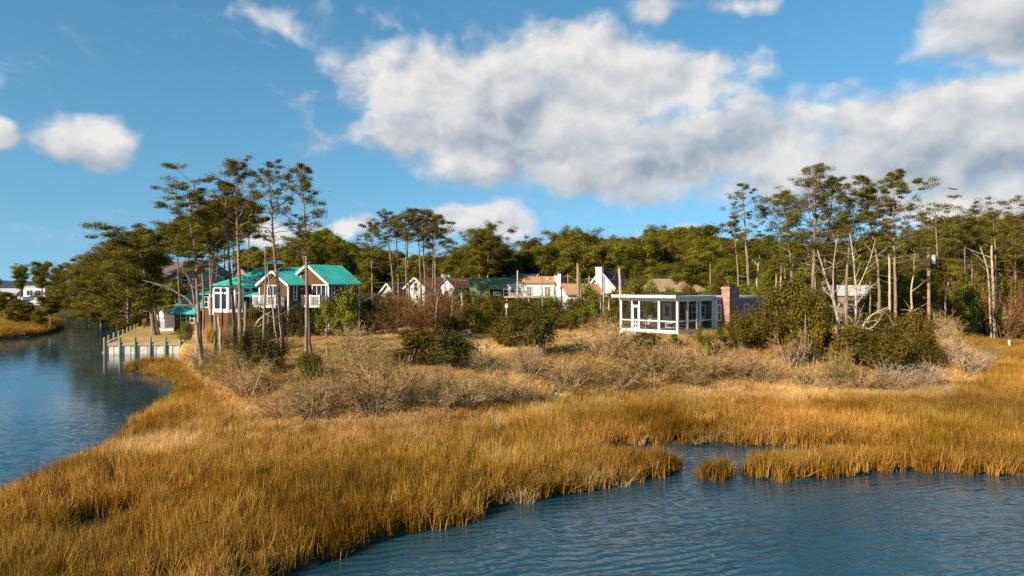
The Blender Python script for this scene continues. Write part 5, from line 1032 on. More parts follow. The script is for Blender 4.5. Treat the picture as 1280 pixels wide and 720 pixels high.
dr = MB(); dr.box(-4.39,-4.3,.06,.12,.36,2.2); dr.box(-3.88,-3.79,.06,.12,.36,2.2)
for z0, z1 in ((.36,.46), (.72,.79), (1.02,1.12), (2.12,2.2)): dr.box(-4.297,-3.883,.062,.118,z0,z1)
dr.box(-4.12,-4.06,.064,.116,.463,1.017); dr.box(-4.4,-3.78,.05,.13,2.22,2.32)
sd_ = dr.build('screen_door', M['white'], H2); MB().box(-3.87,-3.84,.02,.06,1.05,1.2).build('handle', M['metal'], sd_)
s_ = MB(); s_.box(-5.46,-.19,.146,.150,.33,2.66); s_.build('screen', M['screen'], H2); s_ = MB(); s_.box(-.150,-.146,.19,5.6,.33,2.66); s_.build('screen', M['screen'], H2)
s_ = MB(); s_.box(-5.56,-5.555,.19,5.79,.33,2.66); s_.build('screen', M['screen'], H2)
f_ = MB(); f_.box(-5.6,-.2,.2,5.79,.18,.30); f_.build('porch_floor', M['deck'], H2)
b_ = MB()
for x in (-5.5,-2.8,-.1): b_.box(x-.14,x+.14,.0,.28,-.7,.077)
for y in (2.6,): b_.box(-.28,.0,y-.14,y+.14,-.7,.077)
b_.build('pier', M['white_worn'], H2)
sp_ = MB(); sp_.box(-4.7,-3.5,-.75,-.03,-.15,.12); sp_.box(-4.6,-3.6,-1.15,-.753,-.3,-.04); sp_.build('step', M['deck'], H2)
wl = MB(); wl.box(-5.65,0,5.8,15.2,-.7,2.84); wl.build('wall', M['shingle'], H2)
iw = MB(); iw.box(-5.5,-.2,5.72,5.797,.3,2.66); iw.build('porch_back_wall', M['cedar_wall'], H2)
dd_ = MB(); dd_.box(-5.05,-4.15,5.66,5.717,.32,2.4); do = dd_.build('door', M['white'], H2); MB().box(-4.78,-4.42,5.63,5.657,1.2,2.1).build('pane', M['glass'], do); MB().box(-4.98,-4.93,5.6,5.66,1.25,1.35).build('handle', M['metal'], do)
window(H2, (-1.75,5.72,1.6), (1,0,0), (0,-1,0), 1.9, 1.3, 3, 2); 
window(H2, (0,6.45,1.6), (0,1,0), (1,0,0), .62, 1.35, 1, 2); window(H2, (0,11.4,1.75), (0,1,0), (1,0,0), .7, 1.0, 1, 2)
rf = MB(); rf.poly([(-6.1,-.5,3.13),(.06,-.5,3.13),(.06,5.95,3.0),(-6.1,5.95,3.0)], .10); rf.box(-5.9,.07,5.953,15.35,2.843,2.95); rf.build('roof', M['white_worn'], H2)
fa = MB(); fa.box(-6.14,.10,-.55,-.5,2.94,3.17); fa.box(.063,.10,-.497,5.9,2.86,3.09); fa.box(-6.14,-6.103,-.497,5.9,2.86,3.1); fa.box(.073,.1,5.953,15.35,2.78,2.97); fa.build('fascia', M['white_worn'], H2)
cb = MB(); cb.box(.004,.14,5.84,6.0,-.5,2.775); cb.build('corner_board', M['white'], H2)
ch = MB(); ch.box(.005,.75,7.0,8.75,-.7,3.62); ch.box(-.05,.80,6.95,8.80,3.623,3.75); ch.box(.0,.75,7.0,8.75,3.753,3.83); ck = ch.build('chimney', M['brick'], H2); f2 = MB(); f2.box(.15,.6,7.3,8.4,3.8,3.9); f2.build('flue', M['dark'], ck)
# furniture on the porch: things of their own
def local2world(H, p):
    a = H.rotation_euler[2]; x, y, z = p; return (H.location[0]+x*math.cos(a)-y*math.sin(a), H.location[1]+x*math.sin(a)+y*math.cos(a), H.location[2]+z)
def adirondack(label, p, rz):
    t = thing('slatted_chair', label, 'chair', local2world(H2, p), rz, 'white chairs on the porch')
    s = MB()
    for i in range(5): s.bar((-.28,-.3+.13*i,.40-.05*i),(.28,-.3+.13*i,.40-.05*i), .11, .03)
    s.build('seat', M['white'], t); b = MB()
    for i in range(6): x = -.25+.1*i; b.bar((x,.22,.22),(x*1.15,.55,1.05-.9*x*x), .085, .025)
    b.build('backrest', M['white'], t)
    for x in (-.3,.3):
        MB().box(x-.04,x+.04,-.36,-.28,0,.56).build('leg', M['white'], t); MB().bar((x,-.3,.36),(x,.5,.03), .06, .1).build('leg', M['white'], t); MB().box(x-.08,x+.08,-.42,.4,.563,.60).build('armrest', M['white'], t)
    return t
adirondack('white slatted porch chair beside the screen door, facing out', (-4.1,1.6,.30), R(-55))
adirondack('white slatted chair against the porch window wall', (-1.0,4.7,.30), R(-60))
def table(label, p, rz):
    t = thing('picnic_table', label, 'table', local2world(H2, p), rz)
    s = MB()
    for i in range(5): s.box(-.9,.9,-.36+.15*i,-.23+.15*i,.70,.74)
    s.build('tabletop', M['redwood'], t)
    for y in (-.65,.65):
        s = MB(); s.box(-.9,.9,y-.14,y-.01,.42,.455); s.box(-.9,.9,y+.01,y+.14,.42,.455); s.build('bench_seat', M['redwood'], t)
    for x in (-.65,.65):
        for k in (-1,1): MB().bar((x,k*.55,.0),(x,-k*.12+k*.3,.70), .07, .09).build('leg', M['redwood'], t)
        MB().box(x-.03,x+.03,-.75,.75,.36,.417).build('brace', M['redwood'], t)
    s = MB(); 
    return t
table('reddish wooden picnic table with benches inside the screened porch', (-1.2,2.6,.30), R(-45))
bx = MB(); bx.box(-.42,.42,-.25,.25,0,.05); bx.box(-.42,.42,-.25,.25,.38,.45); [bx.box(x-.04,x+.04,y-.04,y+.04,.05,.38) for x in (-.37,.37) for y in (-.2,.2)]
o = bx.build('side_table', M['white']); o.location = local2world(H2, (-2.9,3.6,.30)); o.rotation_euler = (0,0,R(-45)); tag(o, 'low white side table on the porch before the door', 'table')

# ---- plain houses of the village
def house(name, label, cat, px, D, rz, w_, d_, hw, rise, along, wall, roof, wins=(), base=None, trim=None, oh=.35, ribs=None, zoff=0):
    x_ = (px-CX)/F*D; g = (h1(x_, D) if base is None else base)+zoff
    H = thing(name, label, cat, (x_, D, g), rz)
    m = MB(); gable_walls(m, -w_/2, w_/2, 0, d_, -.6, hw, hw+rise, along); m.build('wall', M[wall], H)
    m = MB(); gable_roof(m, -w_/2, w_/2, 0, d_, hw, hw+rise, along, oh, .14, ribs); m.build('roof', M[roof], H)
    if trim:
        m = MB()
        if along == 'y': rake(m, -w_/2, w_/2, -oh-.04, hw+.05, hw+rise+.05, oh)
        else:
            ym = d_/2; dz = rise/ym*oh
            for x in (-w_/2-oh-.04, w_/2+oh+.04): m.bar((x,-oh,hw-dz+.06),(x,ym-.02,hw+rise+.06), .1, .22, (1,0,0)); m.bar((x,d_+oh,hw-dz+.06),(x,ym+.02,hw+rise+.06), .1, .22, (1,0,0))
        m.build('trim', M[trim], H)
    for f, u, z, ww, hh, *k in wins:
        kw = k[0] if k else {}
        if f == 'front': window(H, (u,0,z), (1,0,0), (0,-1,0), ww, hh, **kw)
        elif f == 'right': window(H, (w_/2,u,z), (0,1,0), (1,0,0), ww, hh, **kw)
        elif f == 'left': window(H, (-w_/2,u,z), (0,-1,0), (-1,0,0), ww, hh, **kw)
    return H
def zof(py, D): return CAMH-(py-HZ)/F*D
# beige house behind the left grove
D = 116; g = 2.0
hb = house('beige_house', 'beige house with brown shingled gable roof half hidden behind the dark grove', 'house', 243, D, R(6), 8.8, 9, zof(347,D)-g, 3.0, 'y', 'beige', 'slate', [('front',-1.5,6.2,1.0,1.5),('front',1.5,6.2,1.0,1.5),('front',0,4.0,1.1,1.6)], g, 'white')
m = MB(); m.box(-13.4,-4.5,2.0,8.5,-.6,6.4); m.build('wall', M['beige'], hb); m = MB(); gable_roof(m, -13.4, -3.0, 2.0, 8.5, 6.5, 9.4, 'x', .4, .14); m.build('roof', M['slate'], hb); m = MB(); m.box(-13.8,-4.9,1.5,1.58,6.2,6.45); m.build('trim', M['white'], hb)
m = MB(); gable_walls(m, 4.6, 9.2, 1.5, 8, -.6, 6.3, 8.6); m.build('wall', M['beige'], hb); m = MB(); gable_roof(m, 4.6, 9.2, 1.5, 8, 6.3, 8.6, 'y', .3, .12); m.build('roof', M['black_roof'], hb)
for u in (-11,-8.5): window(hb, (u,2.0,4.6), (1,0,0), (0,-1,0), 1.0, 1.5)
# pale waterfront house across the creek
D = 228; g = 1.3; hh = zof(358.5,D)-g
hf = thing('waterfront_house', 'white boxy waterfront house beyond the grassy tip across the creek', 'house', ((46-CX)/F*D, D, g), R(-8))
m = MB(); m.box(-5,3,0,7,-.6,hh); m.box(3.003,6,1,7,-.6,hh-.9); m.box(-4.4,4.2,-2.4,-.003,-.6,1.4); m.build('wall', M['white_worn'], hf); m = MB(); m.box(-5.3,3.3,-.3,7.3,hh+.003,hh+.3); m.box(3.303,6.3,.8,7.2,hh-.897,hh-.7); m.build('roof', M['pale_roof'], hf)
window(hf, (-2.6,0,hh-2.0), A_, B_, 2.2, 1.7, 2, 1); window(hf, (.9,0,hh-2.0), A_, B_, 2.8, 1.7, 3, 1); window(hf, (4.5,1.0,hh-2.4), A_, B_, 1.4, 1.5, 2, 1, pane='amber_glass'); m = MB(); m.box(-5,3.4,-2.3,-2.2,1.42,2.3); m.build('railing', M['white_rail'], hf)
hs2 = house('waterfront_house', 'small pale roofed house at the frame edge far along the creek', 'house', 2, 300, R(5), 12, 8, 2.6, 2.0, 'x', 'beige', 'pale_roof', [], 1.2)
# sheds and barns between the grove and the green barn
D = 104
hx = house('small_shed', 'low shed with orange-brown roof and blue-grey gable beside the teal-roofed house', 'shed', 471, D, R(35), 3.4, 5, zof(377,D)-2.3, 1.1, 'y', 'blue_wall', 'orange_roof', [('front',0,2.0,.9,1.0)], 2.3, 'white')
D = 112
house('white_cottage', 'small white gabled cottage with dark roof between the grove and the white barn', 'house', 485, D, R(-35), 4.2, 6.0, zof(370,D)-2.4, 1.9, 'y', 'white', 'black_roof', [('front',0,3.0,.8,1.1),('right',3,2.6,.8,1.0)], 2.4, 'white')
D = 108
house('barn_house', 'white gabled house with rusty brown roof behind the bare-trunked pines', 'house', 520, D, R(-38), 4.4, 7.0, zof(360,D)-2.4, 1.5, 'y', 'white', 'rust_roof', [('front',0,zof(358,D)-2.4,.8,1.2),('front',-.9,2.0,.8,1.2),('right',3,3.2,.9,1.1)], 2.4, 'white')
house('barn_house', 'rusty low-roofed house with white end beneath the pale metal roof', 'house', 559, D, R(-40), 4.6, 8.0, zof(362,D)-2.4, 1.7, 'y', 'white', 'rust_roof', [('front',0,3.6,.9,1.2)], 2.4)
D = 122
house('pale_roofed_house', 'house with pale grey metal roof showing above the rusty low roof', 'house', 573, D, R(8), 5.2, 6, zof(351,D)-2.4, 1.2, 'x', 'beige', 'pale_roof', [('front',1,4.6,1.0,1.0)], 2.4)
# green gambrel barn with arched end
D = 104; g = 2.4; x_ = (622-CX)/F*D; hg = thing('green_barn', 'green gambrel-roofed barn with a dark dormer opening and dark arched end', 'barn', (x_, D, g), R(4))
z1, z2 = zof(349,D)-g, zof(369,D)-g; m = MB(); prof = [(0,-.6),(0,z2-.2),(1.0,z1-.6),(3.6,z1),(6.2,z1-.6),(7.2,z2-.2),(7.2,-.6)]
m.prism([(-3.9,y,z) for y,z in prof], (7.6,0,0)); m.build('wall', M['green_roof'], hg)
m = MB()
for (ya,za),(yb,zb) in zip(prof[1:-2], prof[2:-1]): m.prism([(-4.2,ya,za),(-4.2,yb,zb),(-4.2,yb,zb+.16),(-4.2,ya,za+.16)], (8.2,0,0))
m.build('roof', M['green_roof'], hg)
m = MB(); m.prism([(-1.3,-.7,z2-1.2),(-1.3,-.7,z2+.9),(-1.3,2.6,z1+.12),(-1.3,2.6,z2-1.2)], (3.7,0,0)); m.poly([(-1.45,-1.0,z2+.98),(2.55,-1.0,z2+.98),(2.55,2.7,z1+.26),(-1.45,2.7,z1+.26)], .1); dm = m.build('dormer', M['green_roof'], hg); m = MB(); m.box(-1.15,2.25,-.74,-.703,z2-1.2,z2+.75); dk2 = m.build('dormer_opening', M['dark'], dm)
window(hg, (-.1,-.74,z2+.25), A_, B_, 1.1, .45, 3, 1, 'metal')
m = MB(); rr_ = 1.5
arc = [(-4.6+rr_*math.cos(t), 1.5+rr_*0, (z2-.6)+1.9*math.sin(t)) for t in np.linspace(math.pi, 0, 12)]
m.prism([(x-1.0, 1.0, z) for x,_,z in arc]+[(-4.1,1.0,-.6),(-7.1,1.0,-.6)], (0,5,0)); m.build('arched_lean_to', M['slate'], hg); m = MB(); m.prism([(x*1.0-1.0, .95, z-.15) for x,_,z in arc[1:-1]]+[(-4.3,.95,-.6),(-6.9,.95,-.6)], (0,.045,0)); m.build('arched_opening', M['dark'], hg)
D = 120
house('dark_roofed_house', 'house with black roof and pale blue gable above the green barn', 'house', 645, D, R(-24), 5.4, 5.5, zof(352,D)-2.4, 1.25, 'x', 'blue_wall', 'black_roof', [('right',2.7,zof(349.5,D)-2.4,.8,.8)], 2.4, 'white')
# white house with orange roof
D = 100; g = 2.4; x_ = (692.5-CX)/F*D; ho = thing('beach_house', 'white house with orange roof, amber windows, white chimney and raised deck', 'house', (x_, D, g), R(-10))
ze, zr = zof(354,D)-g, zof(346,D)-g; m = MB(); m.box(-4.5,0,0,5.0,-.6,ze); m.prism([(.0,-.002,-.6),(3.6,-.002,2.9),(3.6,-.002,-.6)], (0,.3,0)); m.prism([(.0,.3,-.6),(.0,.3,ze+1.15),(.5,.3,ze+1.0),(3.6,.3,2.9),(3.6,.3,-.6)], (0,4.6,0)); m.build('wall', M['white'], ho)
m = MB(); m.poly([(-4.75,-.35,ze+.08),(.15,-.35,ze+.08),(.15,2.6,zr+.12),(-4.75,2.6,zr+.12)], .12); m.poly([(-4.75,2.603,zr+.12),(.15,2.603,zr+.12),(.15,5.3,ze+.1),(-4.75,5.3,ze+.1)], .12); m.build('roof', M['orange_roof'], ho)
m = MB(); m.box(.55,1.0,-.35,.25,-.6,ze+1.35); m.build('chimney', M['white'], ho); m = MB(); m.poly([(.35,.1,ze+1.28),(3.9,.1,2.75),(3.9,5.1,2.75),(.35,5.1,ze+1.28)], .12); m.build('side_roof', M['slate'], ho)
m = MB(); m.box(-1.3,-.9,1.0,1.5,zr-.4,zr-.05); m.build('skylight', M['pale_roof'], ho)
window(ho, (-3.6,0,ze-1.25), A_, B_, .75, 1.5, 2, 1, 'white', 'amber_glass'); window(ho, (-.95,0,ze-1.2), A_, B_, .9, 1.4, 2, 1, 'white', 'amber_glass')
m = MB(); zd = zof(370,D)-g; m.box(-7.0,.2,-2.2,-.01,zd-.25,zd); m.build('deck', M['plank'], ho); m = MB()
for i in range(9): m.box(-7.0+.88*i-.04,-7.0+.88*i+.04,-2.2,-2.12,zd,zd+.95)
m.box(-7.05,.2,-2.22,-2.1,zd+.953,zd+1.03); m.box(-7.05,.2,-2.19,-2.13,zd+.45,zd+.52); m.build('railing', M['deck'], ho)
m = MB(); m.box(-6.9,-4.52,.6,3.0,zd+.0,zd+1.5); m.box(-7.0,-4.53,.4,3.2,zd+1.503,zd+1.65); m.build('annex', M['white_worn'], ho); window(ho, (-6.1,.6,zd+.8), A_, B_, .7, .9); window(ho, (-5.2,.6,zd+.8), A_, B_, .6, .9)
for x in (-6.6,-3.4,-.3): MB().box(x-.1,x+.1,-2.0,-1.8,-.6,zd-.253).build('pier', M['deck'], ho)
# low orange roof with a brick chimney
D = 95; ha = house('orange_roofed_house', 'low house with orange roof and small brick chimney beside the stout trunks', 'house', 731, D, R(6), 4.6, 6.5, zof(368,D)-2.7, 1.35, 'x', 'white', 'orange_roof', [('front',-.8,2.5,.7,1.0)], 2.7)
m = MB(); m.box(.55,1.1,2.2,2.8,2.5,zof(355.5,D)-2.7); m.build('chimney', M['brick'], ha)
# white gable, black roof
D = 106; g = 2.6; hk = house('white_gabled_house', 'white gabled house with black roof and broad white chimney', 'house', 767, D, R(-33), 4.4, 6.2, zof(359,D)-g, 2.35, 'y', 'white', 'black_roof', [('front',-1.0,2.6,.8,1.2),('right',2.5,2.8,.8,1.2)], g, 'white')
m = MB(); m.box(-.65,.35,-.75,-.005,-.6,zof(335,D)-g); m.box(-.72,.42,-.8,-.0,zof(335,D)-g+.003,zof(334,D)-g); m.build('chimney', M['white'], hk); m = MB(); m.box(2.25,3.8,.4,5.8,zof(363,D)-g-.3,zof(363,D)-g); m.build('porch_roof', M['white_worn'], hk)
hk.location.x = (752-CX)/F*D
# tan hip roof
D = 104; g = 2.5; ht = thing('tan_roofed_house', 'house with broad tan hipped roof and small raised centre behind the cottage', 'house', ((846-CX)/F*D, D, g), R(-4))
ze, zr = zof(365,D)-g, zof(349,D)-g; m = MB(); m.box(-4.3,4.3,0,7,-.6,ze); m.build('wall', M['beige'], ht)
m = MB(); x0,x1,y0,y1 = -4.9,4.9,-.6,7.6
for q in ([(x0,y0,ze),(x1,y0,ze),(1.9,3.5,zr),(-3.2,3.5,zr)], [(x1,y0,ze),(x1,y1,ze),(1.9,3.5,zr)], [(x1,y1,ze),(x0,y1,ze),(-3.2,3.5,zr),(1.9,3.5,zr)], [(x0,y1,ze),(x0,y0,ze),(-3.2,3.5,zr)]): m.poly([(a,b,c+.1) for a,b,c in q], .1)
m.build('roof', M['tan_roof'], ht); m = MB(); zc = zof(344,D)-g; m.box(-.3,1.5,1.9,4.1,zr-1.0,zc-.1); q0 = [(-.6,1.5,zc-.25),(1.8,1.5,zc-.25),(1.8,4.5,zc-.25),(-.6,4.5,zc-.25)]
m.poly(q0, .08); [m.poly([q0[i], q0[(i+1)%4], (.6,3.0,zc+.25)], .04) for i in range(4)]
m.prism([(-1.2,-.75,ze),(3.0,-.75,ze),(.9,-.75,zr-.35)], (0,4.0,0)); m.build('roof_cupola', M['tan_roof'], ht); window(ht, (0,0,ze-.9), A_, B_, 1.0, 1.2)
# white buildings behind the dead trees
D = 112; house('white_building', 'pale two-storey house glimpsed between the tall pine trunks', 'house', 1020, D, R(12), 3.4, 5, zof(347,D)-2.3, .7, 'x', 'beige', 'black_roof', [('front',-.6,5.2,.9,1.0),('front',.8,5.2,.8,.9),('front',0,2.6,1.2,1.2)], 2.3)
D = 100; house('white_roofed_house', 'low house with pale white roof behind the bleached dead trees', 'house', 1062, D, R(-28), 4.6, 6, zof(369,D)-2.3, 1.3, 'x', 'cedar_wall', 'pale_roof', [('front',0,1.9,1.2,1.0),('right',3,2.0,.9,1.0)], 2.3, 'white')
D = 118; house('long_low_house', 'long low brown house with white roof edge behind the wood edge brush', 'house', 1252, D, R(2), 7.6, 6, zof(348.5,D)-2.3, .5, 'x', 'cedar_wall', 'pale_roof', [('front',-2,3.5,1.0,1.2),('front',2,3.5,1.0,1.2)], 2.3)

# ------------------------------------------------------------------ bulkhead
B0, B1, B2 = XY(131.5,74.6), XY(226,75.8), XY(174,101.5)
def wallrun(a, b, n, step):
    L_ = np.linalg.norm(b-a); d = (b-a)/L_; nr = np.array((d[1], -d[0])); return L_, d, nr
bh = thing('bulkhead', 'pale corrugated sheet-pile bulkhead with timber cap and greenish pilings round the lawn', 'sea wall', (B0[0], B0[1], 0))
sheet = MB(); cap = MB(); 
def run(a, b, out, npost, skip=False):
    L_ = np.linalg.norm(b-a); d = np.append((b-a)/L_, 0); nr = np.array((d[1], -d[0], 0))*out; a3 = np.append(a-B0, 0); z = np.array((0,0,1.))
    k = int(L_/.42)
    for i in range(k):
        c = a3+d*(L_*(i+.5)/k); sheet.obox(c+nr*(.07 if i % 2 else .02)+z*.35, d*(L_/k*.46), nr*.05, z*.75)
        sheet.obox(c+d*(L_/k*.5)+nr*.05+z*.35, d*.03, nr*.052, z*.745)
    cap.obox(a3+d*L_/2-nr*.02+z*1.18, d*L_/2, nr*.17, z*.075); cap.obox(a3+d*L_/2+nr*.165+z*1.0, d*L_/2, nr*.035, z*.09)
    for i in range(npost):
        if skip and i == 0: continue
        c = a3+d*(L_*i/(npost-1))+nr*.19; p = MB(); p.cyl(c-z*1.2, c+z*1.78, .145, .13, 10); p.cyl(c+z*1.783, c+z*1.86, .13, .05, 10); p.build('piling', M['piling'], bh)
nrm_test = np.array(((B1-B0)[1], -(B1-B0)[0])); run(B0, B1, 1, 6)
run(B0, B2, -1, 9, True)
sheet.build('sheet_piling', M['sheet'], bh); cap.build('cap_board', M['plank'], bh)

# ------------------------------------------------------------------ posts, poles, wires, birds
def postthing(name, label, cat, px, D, base_py, top_py, r0, mat, cross=None, group=None, lean=0.0, n=9):
    x_ = (px-CX)/F*D; g = h1(x_, D); H = zof(top_py, D)-g; P = np.array([(0,0,-.4), (lean*.5*H,0,H*.5), (lean*H,0,H)]); gg = MB(); V, Q = tube(resample(P, 6), np.linspace(r0, r0*.8, 6), n); gg._add(V, [tuple(q) for q in Q]); k = len(gg.v)-n; gg.f.append(tuple(range(k, k+n)))
    if cross is None:
        o = gg.build(name, M[mat]); o.location = (x_, D, g); return tag(o, label, cat, group), (x_+lean*H, D, g+H)
    t = thing(name, label, cat, (x_, D, g), 0, group); gg.build('pole', M[mat], t); cross(t, H, lean*H); return t, (x_+lean*H, D, g+H)
def hw(t, H, lx):
    MB().obox((lx,0,H-.55), (.75,0,0), (0,.05,0), (0,0,.06)).build('crossarm', M['pole'], t)
    m = MB(); m.cyl((lx+.55,-.1,H-1.95),(lx+.55,-.1,H-1.0),.22,.22,12); m.cyl((lx+.55,-.1,H-.998),(lx+.55,-.1,H-.9),.2,.08,12); m.build('transformer', M['metal'], t)
    for k in (-.65,0,.65): MB().cyl((lx+k,0,H-.488),(lx+k,0,H-.33),.05,.04,8).build('insulator', M['metal'], t)
def lamp(t, H, lx):
    m = MB(); m.bar((lx,0,H-.3),(lx+.5,-.1,H-.1),.06); m.build('lamp_arm', M['metal'], t); m = MB(); m.cyl((lx+.6,-.1,H-.35),(lx+.6,-.1,H-.02),.25,.12,12); m.build('lamp_shade', M['white'], t)
def plain(t, H, lx): MB().obox((lx,0,H-.4), (.5,0,0), (0,.05,0), (0,0,.05)).build('crossarm', M['pole'], t)
UP = 'utility poles of the village'
t1, e1 = postthing('utility_pole', 'tall brown utility pole with transformer at the edge of the back marsh', 'utility pole', 1161.5, 82, 389, 309, .20, 'pole', hw, UP, -.01)
t2, e2 = postthing('utility_pole', 'slim pale pole beside the white orange-roofed house', 'utility pole', 647, 92, 375, 338, .12, 'metal', None, UP)
t3, e3 = postthing('utility_pole', 'dark short utility pole between the stout trunks and black-roofed house', 'utility pole', 736.5, 98, 372, 345, .14, 'pole', plain, UP)
t4, e4 = postthing('utility_pole', 'thin pale utility pole behind the tan hip-roofed house', 'utility pole', 887, 108, 370, 330, .13, 'pole', plain, UP)
t5, e5 = postthing('utility_pole', 'pole with white street lamp beside the pale metal roof', 'street lamp', 556, 102, 370, 343, .13, 'metal', lamp, UP)
t6, e6 = postthing('utility_pole', 'grey pole before the arched barn end', 'utility pole', 578, 100, 368, 347, .15, 'pole', plain, UP)
t7, e7 = postthing('utility_pole', 'short grey utility pole in front of the far wood, near the black-roofed house', 'utility pole', 710, 116, 366, 342, .13, 'pole', plain, UP)
e8 = ((1340-CX)/F*96, 96, zof(337,96))
def wires(label, a, b, sag, off=(0,), r0=.022, drop=0.3):
    a = np.array(a); b = np.array(b); g = MB()
    for k in off:
        q = np.linspace(0,1,14)[:,None]; P = a+(b-a)*q; P[:,2] -= 4*sag*(q*(1-q))[:,0]+drop+abs(k)*.5; P[:,0] += k*.3
        V, Q = tube(P-a, np.full(14, r0), 5); g._add(V, [tuple(x) for x in Q])
    o = g.build('power_line', M['wire']); o.location = a; return tag(o, label, 'cable', 'power lines of the village')
wires('power line sagging from the short pole to the dark utility pole', e7, e3, .5); wires('power line sagging from the dark utility pole to the pale pole behind the tan roof', e3, e4, .9, (0,)); wires('power line running from the tall transformer pole out of the frame', e1, e8, .5, (0,), .026, .9)
wires('power line between the pale pole behind the tan roof and the tall transformer pole', e4, e1, 1.0, (0,), .02, .6); wires('power line from the street lamp to the grey pole at the arched barn', e5, e6, .2); wires('power line from the bare-trunked pine row to the street lamp', ((470-CX)/F*100, 100, zof(352,100)), e5, .5, (0,), .025, .1); wires('power line from the slim pale pole to the short pole by the far wood', e2, e7, .5)
MP = 'wooden stakes in the marsh and on the slope'
postthing('wooden_post', 'slim dark wooden stake standing alone in the golden marsh grass', 'post', 616, 33.6, 534, 517, .055, 'dead_brown', None, MP)
postthing('wooden_post', 'white stake leaning beside the marsh pool', 'post', 1262.5, 78, 442, 425, .15, 'white_worn', None, MP, -.06)
x_, y_, g_ = hit(607, 441)
postthing('wooden_post', 'taller of two short weathered posts in the straw', 'post', 607, y_, 441, 430, .17, 'grey_bark', None, MP); postthing('wooden_post', 'shorter of two short weathered posts in the straw', 'post', 595.5, y_, 441, 431.5, .15, 'dead_brown', None, MP)
postthing('wooden_post', 'white stone-like stub between the two weathered posts', 'post', 602, y_+.4, 441, 435, .13, 'white_worn', None, MP)
x_, y_, g_ = hit(390, 454); postthing('tree_stump', 'pale pointed tree stump beside the twin-crowned pine', 'stump', 389.5, y_, 454, 440, .20, 'dead_wood', None, 'stumps on the point', -.05)
x_, y_, g_ = hit(409, 447); postthing('tree_stump', 'thin forked grey stump near the feathery bare shrub', 'stump', 409, y_, 447, 432, .11, 'grey_bark', None, 'stumps on the point')
x_, y_, g_ = hit(430, 456); postthing('tree_stump', 'small stump sunk in the straw below the feathery bare shrub', 'stump', 430.5, y_, 456, 447, .13, 'grey_bark', None, 'stumps on the point')
bxp = thing('bird_box', 'white bird box on a thin post in front of the green barn bushes', 'bird box', ((633-CX)/F*72, 72, h1((633-CX)/F*72, 72))); Hb = zof(379.5,72)-h1((633-CX)/F*72, 72); m = MB(); m.cyl((0,0,-.3),(0,0,Hb-.45),.05,.05,8); m.build('post', M['metal'], bxp); m = MB(); m.box(-.14,.14,-.13,.13,Hb-.447,Hb-.1); bo = m.build('box', M['white'], bxp); m = MB(); m.prism([(-.18,-.17,Hb-.097),(.18,-.17,Hb-.097),(0,-.17,Hb+.04)], (0,.34,0)); m.build('lid', M['white_worn'], bxp); MB().cyl((0,-.131,Hb-.22),(0,-.14,Hb-.22),.035,.035,10).build('opening', M['dark'], bo)
def bird(label, px, py, D, span, flap):
    P = [(0,-.18,0),(0.035,-.05,.02),(0.03,.12,.0),(0,.22,0)]; g = MB(); L_ = span/2
    V, Q = tube(np.array([(-.22,0,0),(-.12,0,.01),(.08,0,.015),(.17,0,.03),(.24,0,.02)]), np.array([.012,.05,.06,.035,.008]), 8); g._add(V, [tuple(q) for q in Q])
    for s in (-1,1):
        g.poly([(.07,s*.03,.03),(.10,s*L_*.5,.03+flap*L_*.6),(-.02,s*L_,.03+flap*L_*.4),(-.06,s*L_*.55,.02+flap*L_*.55),(-.09,s*.03,.02)][::s], .012)
    o = g.build('bird', M['bird']); o.location = W(px, py, D); o.rotation_euler = (0,0,R(100)); o.scale = (1.6,1.6,1.6); tag(o, label, 'bird', 'birds flying above the wood')
for px, py, s, fl, lab in ((1187.6,236.0,.9,.25,'small dark flying bird trailing the three above the wood'), (1191.2,236.6,.95,.05,'middle of three small dark birds flying above the wood'), (1194.8,236.8,.9,.2,'leading bird of three flying above the wood')): bird(lab, px, py, 120, s, fl)
# distant shore
fh = Geo(); q = np.linspace(-900, -520, 60); rg = np.random.default_rng(2)
V = np.concatenate([np.stack([q, 1150+0*q, -1+0*q], -1), np.stack([q, 1180+0*q, 11+rg.normal(0,.9,60)+3*np.sin(q*.02)], -1), np.stack([q, 1300+0*q, 10+0*q], -1)]); i = np.arange(59); fh.quad(V, np.concatenate([np.stack([i,i+1,i+61,i+60],-1), np.stack([i+60,i+61,i+121,i+120],-1)]))
M['hazed_far_wood'] = noise_mat('hazed_wooded_hill', (.035,.05,.075), (.06,.075,.10), .03, .95, 0, .05)  # distance haze is put into the hill's blue colour
structure(link('hill', fh.mesh('hill', M['hazed_far_wood'])))
# ------------------------------------------------------------------ sun, sky, camera
SUN_EL, SUN_AZ = R(27), math.atan2(-.745, -.667)                        # azimuth measured from +Y towards +X
sd_vec = Vector((math.cos(SUN_EL)*-.745, math.cos(SUN_EL)*-.667, math.sin(SUN_EL)))
su = bpy.data.lights.new('sun', 'SUN'); su.energy = 5.0; su.angle = R(.5); su.color = (1.0, .85, .65)
so = bpy.data.objects.new('sun', su); COL.objects.link(so); so.rotation_euler = sd_vec.to_track_quat('Z', 'Y').to_euler()
wd = bpy.data.worlds.new('World'); sc.world = wd; wd.use_nodes = True; nt = wd.node_tree; nt.nodes.clear(); L = nt.links.new
out = nt.nodes.new('ShaderNodeOutputWorld'); bg = nt.nodes.new('ShaderNodeBackground'); bg.inputs['Strength'].default_value = SKY_STRENGTH = .10
sky = nt.nodes.new('ShaderNodeTexSky'); sky.sky_type = 'NISHITA'; sky.sun_disc = False; sky.sun_elevation = SUN_EL; sky.sun_rotation = SUN_AZ; sky.altitude = 0; sky.air_density = 1.0; sky.dust_density = .2; sky.ozone_density = 2.0
